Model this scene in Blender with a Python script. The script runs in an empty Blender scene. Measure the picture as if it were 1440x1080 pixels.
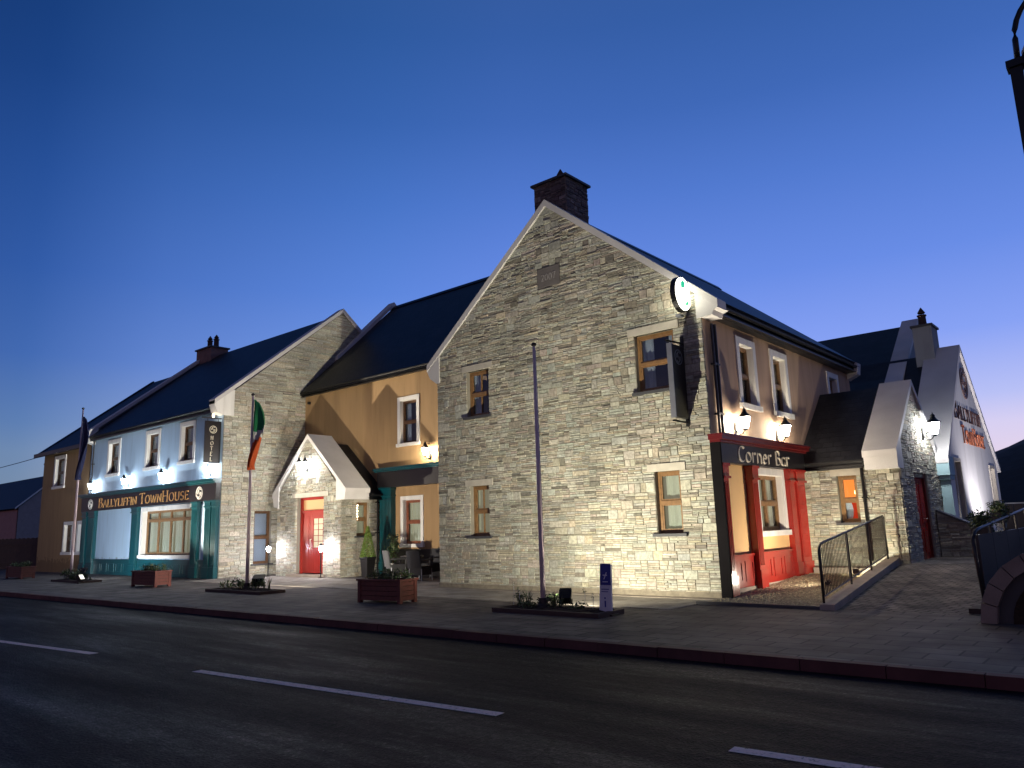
import bpy, math, random
from mathutils import Vector, Matrix
random.seed(7)
PI = math.pi
scene = bpy.context.scene
COL = scene.collection
# ------------------------------------------------------------------ materials
MATS = {}
def nt(name):
    m = bpy.data.materials.new(name); m.use_nodes = True
    t = m.node_tree; b = t.nodes['Principled BSDF']
    MATS[name] = m
    return m, t, b
def N(t, kind, **kw):
    n = t.nodes.new(kind)
    for k, v in kw.items():
        if k in n.inputs.keys(): n.inputs[k].default_value = v
        else: setattr(n, k, v)
    return n
def ramp(t, fac, stops):
    r = t.nodes.new('ShaderNodeValToRGB')
    e = r.color_ramp.elements
    while len(e) > 1: e.remove(e[-1])
    e[0].position = stops[0][0]; e[0].color = (*stops[0][1], 1)
    for p, c in stops[1:]:
        q = e.new(p); q.color = (*c, 1)
    t.links.new(fac, r.inputs[0]); return r.outputs[0]
def bump(t, b, h, strength=.3, dist=.01, prev=None):
    n = N(t, 'ShaderNodeBump', Strength=strength, Distance=dist)
    t.links.new(h, n.inputs['Height'])
    if prev: t.links.new(prev, n.inputs['Normal'])
    t.links.new(n.outputs[0], b.inputs['Normal']); return n.outputs[0]
def basic(name, col, rough=.6, metal=0, var=.15, scale=3, fine=60, bs=.15, bd=.004, spec=.5, streak=False):
    """paint or render: base colour broken up by large patches and fine grain, with a fine bump"""
    m, t, b = nt(name)
    co = N(t, 'ShaderNodeTexCoord')
    mp = N(t, 'ShaderNodeMapping')
    t.links.new(co.outputs['Object'], mp.inputs[0])
    if streak: mp.inputs['Scale'].default_value = (2.2, 2.2, .35)
    n1 = N(t, 'ShaderNodeTexNoise', Scale=scale, Detail=5.0); t.links.new(mp.outputs[0], n1.inputs['Vector'])
    n2 = N(t, 'ShaderNodeTexNoise', Scale=fine, Detail=3.0); t.links.new(co.outputs['Object'], n2.inputs['Vector'])
    mul = N(t, 'ShaderNodeMath', operation='MULTIPLY_ADD'); t.links.new(n2.outputs[0], mul.inputs[0]); mul.inputs[1].default_value = .35
    t.links.new(n1.outputs[0], mul.inputs[2])
    lo = tuple(c*(1-var) for c in col); hi = tuple(min(1, c*(1+var)) for c in col)
    cr_ = ramp(t, mul.outputs[0], [(.4, lo), (.95, hi)])
    if streak:  # splashed dirt near the ground and fine rain streaks
        ge = N(t, 'ShaderNodeNewGeometry'); sz = N(t, 'ShaderNodeSeparateXYZ'); t.links.new(ge.outputs['Position'], sz.inputs[0])
        n4 = N(t, 'ShaderNodeTexNoise', Scale=5.0, Detail=6.0); t.links.new(co.outputs['Object'], n4.inputs['Vector'])
        ds = N(t, 'ShaderNodeMath', operation='MULTIPLY_ADD'); t.links.new(n4.outputs[0], ds.inputs[0]); ds.inputs[1].default_value = -1.1; t.links.new(sz.outputs[2], ds.inputs[2])
        dr_ = ramp(t, ds.outputs[0], [(0, (.62, .58, .52)), (.12, (1, 1, 1))])
        mp5 = N(t, 'ShaderNodeMapping'); mp5.inputs['Scale'].default_value = (6, 6, .45); t.links.new(co.outputs['Object'], mp5.inputs[0])
        n5 = N(t, 'ShaderNodeTexNoise', Scale=1.0, Detail=4.0); t.links.new(mp5.outputs[0], n5.inputs['Vector'])
        st_ = ramp(t, n5.outputs[0], [(.30, (.88, .875, .86)), (.46, (1, 1, 1))])
        for q_ in (dr_, st_):
            mm = N(t, 'ShaderNodeMixRGB', blend_type='MULTIPLY'); mm.inputs[0].default_value = 1; t.links.new(cr_, mm.inputs[1]); t.links.new(q_, mm.inputs[2]); cr_ = mm.outputs[0]
    t.links.new(cr_, b.inputs['Base Color'])
    b.inputs['Roughness'].default_value = rough; b.inputs['Metallic'].default_value = metal
    b.inputs['Specular IOR Level'].default_value = spec
    if bs: bump(t, b, n2.outputs[0], bs, bd)
    return m
def attr_stone(name, rough=.9):
    m, t, b = nt(name)
    a = N(t, 'ShaderNodeAttribute', attribute_name='tint')
    co = N(t, 'ShaderNodeTexCoord')
    n1 = N(t, 'ShaderNodeTexNoise', Scale=14.0, Detail=8.0, Roughness=.7); t.links.new(co.outputs['Object'], n1.inputs['Vector'])
    n2 = N(t, 'ShaderNodeTexNoise', Scale=1.1, Detail=3.0); t.links.new(co.outputs['Object'], n2.inputs['Vector'])
    r = ramp(t, n1.outputs[0], [(.3, (.55, .55, .55)), (.7, (1.25, 1.25, 1.25))])
    r2 = ramp(t, n2.outputs[0], [(.35, (.8, .8, .78)), (.65, (1.1, 1.09, 1.05))])
    mx = N(t, 'ShaderNodeMixRGB', blend_type='MULTIPLY'); mx.inputs[0].default_value = 1
    t.links.new(a.outputs['Color'], mx.inputs[1]); t.links.new(r, mx.inputs[2])
    mx2 = N(t, 'ShaderNodeMixRGB', blend_type='MULTIPLY'); mx2.inputs[0].default_value = 1
    t.links.new(mx.outputs[0], mx2.inputs[1]); t.links.new(r2, mx2.inputs[2])
    t.links.new(mx2.outputs[0], b.inputs['Base Color']); b.inputs['Roughness'].default_value = rough
    b.inputs['Specular IOR Level'].default_value = .25
    bump(t, b, n1.outputs[0], .8, .012)
    return m
def attr_plain(name, rough=.8, var=True):
    m, t, b = nt(name)
    a = N(t, 'ShaderNodeAttribute', attribute_name='tint')
    t.links.new(a.outputs['Color'], b.inputs['Base Color']); b.inputs['Roughness'].default_value = rough
    co = N(t, 'ShaderNodeTexCoord'); n1 = N(t, 'ShaderNodeTexNoise', Scale=60.0, Detail=4.0); t.links.new(co.outputs['Object'], n1.inputs['Vector'])
    bump(t, b, n1.outputs[0], .3, .004)
    return m
def brick(name, c1, c2, mortar, bw, bh, ms=.01, rough=.8, uv='UV', bs=.6, bd=.01, off=.5, squash=1.0, spec=.4, noise=.25, smooth=.1, rot=0.):
    m, t, b = nt(name)
    co = N(t, 'ShaderNodeTexCoord'); mp = N(t, 'ShaderNodeMapping'); t.links.new(co.outputs[uv], mp.inputs[0])
    mp.inputs['Rotation'].default_value = (0, 0, rot)
    wn = N(t, 'ShaderNodeTexNoise', Scale=3.0, Detail=2.0); t.links.new(co.outputs[uv], wn.inputs['Vector'])
    add = N(t, 'ShaderNodeMixRGB', blend_type='LINEAR_LIGHT'); add.inputs[0].default_value = .012
    t.links.new(mp.outputs[0], add.inputs[1]); t.links.new(wn.outputs['Color'], add.inputs[2])
    br = N(t, 'ShaderNodeTexBrick', Scale=1.0); t.links.new(add.outputs[0], br.inputs['Vector'])
    br.inputs['Color1'].default_value = (*c1, 1); br.inputs['Color2'].default_value = (*c2, 1); br.inputs['Mortar'].default_value = (*mortar, 1)
    br.inputs['Brick Width'].default_value = bw; br.inputs['Row Height'].default_value = bh
    br.inputs['Mortar Size'].default_value = ms; br.inputs['Mortar Smooth'].default_value = smooth
    br.offset = off; br.squash = squash
    n1 = N(t, 'ShaderNodeTexNoise', Scale=1.3, Detail=8.0, Roughness=.65); t.links.new(co.outputs[uv], n1.inputs['Vector'])
    r = ramp(t, n1.outputs[0], [(.3, (1-noise*1.6,)*3), (.7, (1+noise,)*3)])
    mx = N(t, 'ShaderNodeMixRGB', blend_type='MULTIPLY'); mx.inputs[0].default_value = 1
    t.links.new(br.outputs['Color'], mx.inputs[1]); t.links.new(r, mx.inputs[2])
    t.links.new(mx.outputs[0], b.inputs['Base Color'])
    b.inputs['Roughness'].default_value = rough; b.inputs['Specular IOR Level'].default_value = spec
    inv = N(t, 'ShaderNodeMath', operation='SUBTRACT'); inv.inputs[0].default_value = 1; t.links.new(br.outputs['Fac'], inv.inputs[1])
    p = bump(t, b, inv.outputs[0], bs, bd)
    n3 = N(t, 'ShaderNodeTexNoise', Scale=45.0, Detail=4.0); t.links.new(co.outputs[uv], n3.inputs['Vector'])
    bump(t, b, n3.outputs[0], .25, .004, p)
    return m
def emis(name, col, strength, base=(.8, .8, .8)):
    m, t, b = nt(name)
    b.inputs['Base Color'].default_value = (*base, 1)
    b.inputs['Emission Color'].default_value = (*col, 1); b.inputs['Emission Strength'].default_value = strength
    b.inputs['Roughness'].default_value = .3
    return m
def glassm(name, tint=(.9, .95, 1)):
    m, t, b = nt(name); t.nodes.remove(b)
    out = t.nodes['Material Output']
    tr = N(t, 'ShaderNodeBsdfTransparent'); tr.inputs[0].default_value = (*[c*.92 for c in tint], 1)
    gl = N(t, 'ShaderNodeBsdfGlossy', Roughness=.03)
    fr = N(t, 'ShaderNodeLayerWeight', Blend=.5)
    pw_ = N(t, 'ShaderNodeMath', operation='POWER'); pw_.inputs[1].default_value = 5; t.links.new(fr.outputs['Facing'], pw_.inputs[0])
    ad = N(t, 'ShaderNodeMath', operation='MULTIPLY_ADD'); ad.inputs[1].default_value = .8; ad.inputs[2].default_value = .05; t.links.new(pw_.outputs[0], ad.inputs[0])
    nz = N(t, 'ShaderNodeTexNoise', Scale=1.6, Detail=1.0); co = N(t, 'ShaderNodeTexCoord'); t.links.new(co.outputs['Object'], nz.inputs['Vector'])
    bp = N(t, 'ShaderNodeBump', Strength=.15, Distance=.03); t.links.new(nz.outputs[0], bp.inputs['Height']); t.links.new(bp.outputs[0], gl.inputs['Normal'])
    mx = N(t, 'ShaderNodeMixShader'); t.links.new(ad.outputs[0], mx.inputs[0]); t.links.new(tr.outputs[0], mx.inputs[1]); t.links.new(gl.outputs[0], mx.inputs[2])
    t.links.new(mx.outputs[0], out.inputs[0]); return m

attr_stone('stone')
basic('mortar', (.25, .23, .185), .95, bs=.5, bd=.01)
attr_plain('plain')
attr_plain('leaf', .55)
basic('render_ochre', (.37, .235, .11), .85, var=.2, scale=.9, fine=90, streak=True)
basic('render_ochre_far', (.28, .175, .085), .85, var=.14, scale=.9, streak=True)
basic('render_blue', (.40, .55, .70), .8, var=.10, scale=1.0, fine=90, streak=True)
basic('render_brown', (.44, .30, .205), .85, var=.2, scale=1.0, fine=90, streak=True)
basic('render_peach', (.72, .46, .20), .8, var=.08, scale=1.2, fine=90)
basic('render_white', (.74, .73, .70), .85, var=.13, scale=.8, fine=80, streak=True)
basic('render_teal', (.35, .52, .55), .8, var=.12)
basic('render_grey', (.30, .31, .32), .9, var=.15, scale=1.5, streak=True)
basic('render_pink', (.42, .24, .22), .9, var=.12)
basic('white_paint', (.76, .74, .69), .55, var=.10, scale=1.6, fine=40, streak=True)
basic('coping_paint', (.62, .60, .58), .7, var=.14, scale=1.1, fine=40)
basic('concrete', (.38, .32, .26), .9, var=.2, scale=3, bs=.4)
basic('lintel_stone', (.50, .46, .38), .85, var=.15, scale=5, bs=.3)
basic('slate_sill', (.06, .06, .065), .6)
basic('plaque_stone', (.15, .135, .125), .8, var=.2)
basic('plaque_letter', (.30, .28, .27), .8)
basic('teal_paint', (.003, .060, .074), .28, var=.12, scale=2, fine=25, bs=.05)
basic('black_matt', (.010, .009, .010), .95, spec=.05)
basic('black_paint', (.012, .011, .012), .35, var=.3, scale=3, bs=.04)
basic('fascia_paint', (.012, .010, .012), .35, var=.25, scale=2, bs=.04)
basic('red_paint', (.31, .020, .014), .25, var=.14, scale=2, fine=25, bs=.05)
basic('dark_red_paint', (.11, .009, .009), .3, var=.15)
basic('gold', (.70, .40, .15), .4, metal=.35, var=.1)
basic('pale_gold', (.78, .72, .55), .45, var=.1)
basic('brown_letter', (.10, .045, .035), .6)
basic('orange_letter', (.50, .15, .06), .6)
basic('wood_frame', (.21, .115, .048), .4, var=.25, scale=14, fine=60)
basic('dark_wood', (.10, .05, .022), .5, var=.3, scale=14)
basic('red_wood', (.22, .07, .035), .45, var=.25, scale=10)
basic('planter_wood', (.115, .025, .018), .6, var=.3, scale=8, bs=.3, bd=.006)
basic('metal_black', (.012, .012, .013), .4, metal=.3)
basic('metal_dark', (.05, .045, .045), .45, metal=.6)
basic('arch_concrete', (.26, .20, .16), .9, var=.25, bs=.4)
basic('pole_white', (.75, .58, .58), .35, var=.1)
basic('galvanised', (.30, .31, .33), .5, metal=.6)
basic('rattan_dark', (.028, .027, .03), .7, bs=.8, bd=.01, fine=130)
basic('rattan_grey', (.11, .11, .11), .7, bs=.8, bd=.01, fine=130)
basic('render_dull', (.34, .30, .28), .9, var=.12)
basic('soil', (.035, .022, .014), 1, bs=1, bd=.03, fine=30)
basic('bed_kerb', (.06, .035, .028), .85, bs=.4)
basic('navy', (.008, .012, .06), .8)
basic('clay_pot', (.06, .03, .022), .8)
basic('timber_fence', (.055, .028, .02), .85, var=.3, scale=5)
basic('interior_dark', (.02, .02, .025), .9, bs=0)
basic('bark', (.05, .035, .025), .95, bs=.6)
brick('chimney_brick', (.34, .17, .13), (.25, .13, .11), (.18, .15, .14), .225, .075, .01, uv='UV')
brick('slate', (.010, .010, .013), (.017, .017, .021), (.003, .003, .004), .26, .21, .008, rough=.5, bs=1.0, bd=.03, noise=.5, spec=.34)
brick('paving', (.15, .13, .12), (.25, .215, .19), (.03, .027, .025), .26, .13, .012, rough=.85, uv='Object', bs=.7, bd=.006, noise=.45, rot=.35, spec=.2)
brick('pavement', (.115, .096, .086), (.17, .142, .128), (.035, .03, .03), .60, .40, .014, rough=.8, uv='Object', bs=.4, bd=.004, noise=.35, spec=.2)
brick('kerb', (.12, .040, .036), (.085, .034, .032), (.08, .03, .03), 5, 5, .001, rough=.8, uv='Object', bs=.5)
glassm('glass')
emis('lamp_cool', (.84, .93, 1), 260)
emis('lamp_white', (.97, .98, 1), 240)
emis('lamp_warm', (1, .86, .66), 270)
emis('spike_glow', (.90, .88, 1), 230)
emis('flood_lens', (1, .95, .8), 1.2)
emis('disc_white', (1, .97, .80), 7.0)
emis('disc_green', (.02, .55, .25), 1.0, (.02, .4, .2))
emis('blind_lit', (.85, .74, .42), .26, (.42, .40, .27))
emis('orange_room', (1, .24, .04), 1.8, (.5, .2, .05))
emis('red_lit', (.9, .05, .015), .6, (.4, .05, .02))
emis('orange_bulb', (1, .62, .2), 9)
emis('curtain_cool', (.5, .55, .6), .015, (.42, .42, .44))
emis('fanlight_lit', (1, .55, .22), .35, (.5, .3, .15))
emis('rope_bulb', (1, .72, .45), 5)
# road asphalt: long worn bands, patches, coarse aggregate and fine cracks
m, t, b = nt('asphalt')
co = N(t, 'ShaderNodeTexCoord')
v = N(t, 'ShaderNodeTexVoronoi', Scale=38.0); t.links.new(co.outputs['Object'], v.inputs['Vector'])
mp = N(t, 'ShaderNodeMapping'); mp.inputs['Scale'].default_value = (.16, 1.15, 1); mp.inputs['Rotation'].default_value = (0, 0, .05)
t.links.new(co.outputs['Object'], mp.inputs[0])
n1 = N(t, 'ShaderNodeTexNoise', Scale=1.0, Detail=9.0, Roughness=.68); t.links.new(mp.outputs[0], n1.inputs['Vector'])
n2 = N(t, 'ShaderNodeTexNoise', Scale=9.0, Detail=9.0, Roughness=.85); t.links.new(co.outputs['Object'], n2.inputs['Vector'])
n3 = N(t, 'ShaderNodeTexNoise', Scale=30.0, Detail=5.0, Roughness=.85); t.links.new(co.outputs['Object'], n3.inputs['Vector'])
c1 = ramp(t, n1.outputs[0], [(.36, (.010, .0062, .0090)), (.50, (.015, .0095, .0135)), (.60, (.034, .029, .033)), (.72, (.070, .062, .064))])
c2 = ramp(t, n2.outputs[0], [(.36, (.30, .30, .30)), (.52, (.9, .9, .9)), (.64, (2.0, 1.95, 1.9))])
c3 = ramp(t, n3.outputs[0], [(.40, (.35, .35, .35)), (.55, (1.0, 1.0, 1.0)), (.68, (3.6, 3.5, 3.4))])
vc = N(t, 'ShaderNodeTexVoronoi', Scale=.55, feature='DISTANCE_TO_EDGE'); nd = N(t, 'ShaderNodeTexNoise', Scale=2.5, Detail=5.0); t.links.new(co.outputs['Object'], nd.inputs['Vector'])
wa = N(t, 'ShaderNodeMixRGB', blend_type='LINEAR_LIGHT'); wa.inputs[0].default_value = .35; t.links.new(co.outputs['Object'], wa.inputs[1]); t.links.new(nd.outputs['Color'], wa.inputs[2]); t.links.new(wa.outputs[0], vc.inputs['Vector'])
ck = ramp(t, vc.outputs['Distance'], [(0, (.35, .35, .35)), (.006, (.5, .5, .5)), (.012, (1, 1, 1))])
prev_ = c1
for q in (c2, c3, ck):
    mx = N(t, 'ShaderNodeMixRGB', blend_type='MULTIPLY'); mx.inputs[0].default_value = 1
    t.links.new(prev_, mx.inputs[1]); t.links.new(q, mx.inputs[2]); prev_ = mx.outputs[0]
t.links.new(prev_, b.inputs['Base Color'])
b.inputs['Specular IOR Level'].default_value = .14
rr = ramp(t, n1.outputs[0], [(.35, (.85,)*3), (.7, (.55,)*3)]); t.links.new(rr, b.inputs['Roughness'])
p = bump(t, b, v.outputs['Distance'], .7, .02); bump(t, b, n2.outputs[0], .6, .03, p)
# worn road paint
m, t, b = nt('road_paint')
co = N(t, 'ShaderNodeTexCoord'); n2 = N(t, 'ShaderNodeTexNoise', Scale=22.0, Detail=7.0, Roughness=.75); t.links.new(co.outputs['Object'], n2.inputs['Vector'])
t.links.new(ramp(t, n2.outputs[0], [(.36, (.06, .055, .055)), (.44, (.74, .55, .50)), (.8, (.92, .68, .62))]), b.inputs['Base Color'])
b.inputs['Roughness'].default_value = .8; bump(t, b, n2.outputs[0], .4, .006)
# gravel + grass
m, t, b = nt('gravel_base')
co = N(t, 'ShaderNodeTexCoord'); v = N(t, 'ShaderNodeTexVoronoi', Scale=26.0); t.links.new(co.outputs['Object'], v.inputs['Vector'])
t.links.new(ramp(t, v.outputs['Color'], [(0, (.16, .13, .08)), (1, (.50, .42, .28))]), b.inputs['Base Color'])
b.inputs['Roughness'].default_value = .95; bump(t, b, v.outputs['Distance'], 1, .03)
basic('field', (.028, .034, .018), 1, var=.4, scale=.02, fine=.6, bs=.6, bd=.3)
basic('hill', (.020, .024, .022), 1, var=.4, scale=.01, fine=.2, bs=.5, bd=.5)

# ------------------------------------------------------------------ mesh helpers
class F:
    """local wall frame: u along the wall, z up, n outwards"""
    def __init__(s, kind, at): s.k = kind; s.a = at
    def P(s, u, z, n=0):
        if s.k == 'front': return (u, s.a-n, z)
        return (s.a+n, u, z)
class MB:
    def __init__(s): s.v = []; s.f = []; s.c = []; s.uv = []; s.cur = (.5, .5, .5)
    def face(s, pts, uv=None, c=None):
        i = len(s.v); s.v += [tuple(p) for p in pts]; s.f.append(tuple(range(i, i+len(pts))))
        s.c.append(c or s.cur); s.uv.append(uv)
        return s
    def box(s, x0, x1, y0, y1, z0, z1, c=None):
        p = [(x, y, z) for z in (z0, z1) for y in (y0, y1) for x in (x0, x1)]
        for q in ((0, 2, 3, 1), (4, 5, 7, 6), (0, 1, 5, 4), (2, 6, 7, 3), (0, 4, 6, 2), (1, 3, 7, 5)):
            pp = [p[k] for k in q]
            ax = 0 if q in ((0, 4, 6, 2), (1, 3, 7, 5)) else (1 if q in ((0, 1, 5, 4), (2, 6, 7, 3)) else 2)
            a, b2 = {0: (1, 2), 1: (0, 2), 2: (0, 1)}[ax]
            s.face(pp, [(r[a], r[b2]) for r in pp], c)
        return s
    def fb(s, f, u0, u1, z0, z1, n0, n1, c=None):
        a = f.P(u0, z0, n0); b2 = f.P(u1, z1, n1)
        lo = [min(a[i], b2[i]) for i in range(3)]; hi = [max(a[i], b2[i]) for i in range(3)]
        return s.box(lo[0], hi[0], lo[1], hi[1], lo[2], hi[2], c)
    def prism(s, f, poly, n0, n1, c=None):
        """poly (u,z) counter-clockwise seen from outside, extruded from n0 to n1"""
        A = sum(poly[i][0]*poly[(i+1) % len(poly)][1]-poly[(i+1) % len(poly)][0]*poly[i][1] for i in range(len(poly)))
        if A < 0: poly = poly[::-1]
        if n1 < n0: n0, n1 = n1, n0
        fr = [f.P(u, z, n1) for u, z in poly]; bk = [f.P(u, z, n0) for u, z in poly]
        s.face(fr, [(u, z) for u, z in poly], c); s.face(bk[::-1], [(u, z) for u, z in poly][::-1], c)
        k = len(poly)
        for i in range(k):
            j = (i+1) % k; L = math.dist(poly[i], poly[j])
            s.face([bk[i], bk[j], fr[j], fr[i]], [(0, n0), (L, n0), (L, n1), (0, n1)], c)
        return s
    def tube(s, pts, r, seg=8, c=None, cap=True):
        rs = r if isinstance(r, (list, tuple)) else [r]*len(pts)
        P = [Vector(p) for p in pts]; rings = []
        up = Vector((0, 0, 1))
        for i, p in enumerate(P):
            d = (P[min(i+1, len(P)-1)]-P[max(i-1, 0)]).normalized()
            a = d.cross(up)
            if a.length < .05: a = d.cross(Vector((1, 0, 0)))
            a.normalize(); b2 = d.cross(a).normalized()
            i0 = len(s.v)
            for k in range(seg):
                an = 2*PI*k/seg; s.v.append(tuple(p+(a*math.cos(an)+b2*math.sin(an))*rs[i]))
            rings.append(i0)
        for i in range(len(P)-1):
            for k in range(seg):
                k2 = (k+1) % seg; a, b3 = rings[i], rings[i+1]
                s.f.append((a+k, b3+k, b3+k2, a+k2)); s.c.append(c or s.cur); s.uv.append(None)
        if cap:
            s.f.append(tuple(rings[0]+k for k in range(seg))); s.c.append(c or s.cur); s.uv.append(None)
            s.f.append(tuple(rings[-1]+k for k in range(seg))[::-1]); s.c.append(c or s.cur); s.uv.append(None)
        return s
    def lathe(s, cx, cy, prof, seg=12, c=None, sq=0, rot=0):
        """prof: list of (r, z)"""
        rings = []
        for r, z in prof:
            i0 = len(s.v); rings.append(i0)
            for k in range(seg):
                a = 2*PI*(k+.5)/seg+rot; s.v.append((cx+r*math.cos(a), cy+r*math.sin(a), z))
        for i in range(len(prof)-1):
            for k in range(seg):
                k2 = (k+1) % seg
                s.f.append((rings[i]+k, rings[i]+k2, rings[i+1]+k2, rings[i+1]+k)); s.c.append(c or s.cur); s.uv.append(None)
        for r0, rev in ((rings[0], True), (rings[-1], False)):
            q = tuple(r0+k for k in range(seg)); s.f.append(q[::-1] if rev else q); s.c.append(c or s.cur); s.uv.append(None)
        return s
    def build(s, name, mat, parent=None, loc=None, smooth=False, bevel=0, grp=None):
        me = bpy.data.meshes.new(name)
        off = Vector((0, 0, 0))
        if parent is not None:
            q = parent
            while q is not None: off += Vector(q.location); q = q.parent
        if loc is not None: off += Vector(loc)
        me.from_pydata([tuple(Vector(v)-off) for v in s.v], [], s.f)
        me.materials.append(MATS[mat] if isinstance(mat, str) else mat)
        ca = me.color_attributes.new('tint', 'FLOAT_COLOR', 'CORNER')
        uvl = me.uv_layers.new(name='UVMap')
        li = 0
        cols = []; uvs = []
        for fi, f in enumerate(s.f):
            for k in range(len(f)):
                cols += [*s.c[fi], 1.0]
                uv = s.uv[fi]
                uvs += list(uv[k]) if uv else [s.v[f[k]][0]+s.v[f[k]][1], s.v[f[k]][2]]
        ca.data.foreach_set('color', cols); uvl.data.foreach_set('uv', uvs)
        if smooth: me.polygons.foreach_set('use_smooth', [True]*len(me.polygons))
        me.update()
        o = bpy.data.objects.new(name, me); COL.objects.link(o)
        if parent is not None: o.parent = parent
        if loc is not None: o.location = loc
        if bevel:
            b2 = o.modifiers.new('bevel', 'BEVEL'); b2.width = bevel; b2.segments = 2; b2.limit_method = 'ANGLE'
        return o
def tag(o, label=None, cat=None, group=None, kind=None):
    if label: o['label'] = label
    if cat: o['category'] = cat
    if group: o['group'] = group
    if kind: o['kind'] = kind
    return o
def thing(name, label, cat, loc=(0, 0, 0), group=None):
    o = bpy.data.objects.new(name, None); COL.objects.link(o); o.location = loc; o.empty_display_size = .3
    return tag(o, label, cat, group)
def copy_tree(o, parent=None):
    c = o.copy(); COL.objects.link(c); c.parent = parent
    for ch in list(o.children): copy_tree(ch, c)
    return c
def part(mb, name, mat, parent, **k): return mb.build(name, mat, parent, **k)

# --- walls -------------------------------------------------------------
def xint(poly, z):
    xs = []
    for i in range(len(poly)):
        (u0, z0), (u1, z1) = poly[i], poly[(i+1) % len(poly)]
        if abs(z1-z0) < 1e-9: continue
        if min(z0, z1)-1e-9 <= z <= max(z0, z1)+1e-9: xs.append(u0+(u1-u0)*(z-z0)/(z1-z0))
    return (min(xs), max(xs)) if xs else None
def flat_wall(f, poly, ops, n=0, depth=.22, thick=.3):
    """convex wall polygon with rectangular openings, plus the reveals round each opening"""
    mb = MB()
    zs = sorted(set([round(p[1], 5) for p in poly]+[z for o in ops for z in (o[2], o[3])]))
    e = 1e-5
    for za, zb in zip(zs, zs[1:]):
        if zb-za < 1e-4: continue
        a = xint(poly, za+e); b2 = xint(poly, zb-e); zm = (za+zb)/2
        bl = sorted([(o[0], o[1]) for o in ops if o[2] <= zm <= o[3]])
        L = (a[0], b2[0])
        for o0, o1 in bl+[(None, None)]:
            R_ = (o0, o0) if o0 is not None else (a[1], b2[1])
            mb.face([f.P(L[0], za, n), f.P(R_[0], za, n), f.P(R_[1], zb, n), f.P(L[1], zb, n)], [(L[0], za), (R_[0], za), (R_[1], zb), (L[1], zb)])
            L = (o1, o1)
    for u0, u1, z0, z1 in ops:
        d = n-depth
        for q in ([(u0, z0, n), (u0, z0, d), (u1, z0, d), (u1, z0, n)], [(u0, z1, n), (u1, z1, n), (u1, z1, d), (u0, z1, d)],
                  [(u0, z0, n), (u0, z1, n), (u0, z1, d), (u0, z0, d)], [(u1, z0, n), (u1, z0, d), (u1, z1, d), (u1, z1, n)]):
            mb.face([f.P(*k) for k in q][::-1])
    return mb
PAL = [(.50, .48, .40), (.46, .455, .385), (.55, .525, .43), (.47, .475, .42), (.51, .47, .38), (.57, .555, .475), (.42, .41, .355), (.52, .46, .35), (.49, .50, .44), (.42, .38, .31), (.27, .25, .21), (.53, .49, .395), (.53, .52, .45), (.49, .485, .42), (.52, .50, .41), (.50, .44, .38)]
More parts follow.
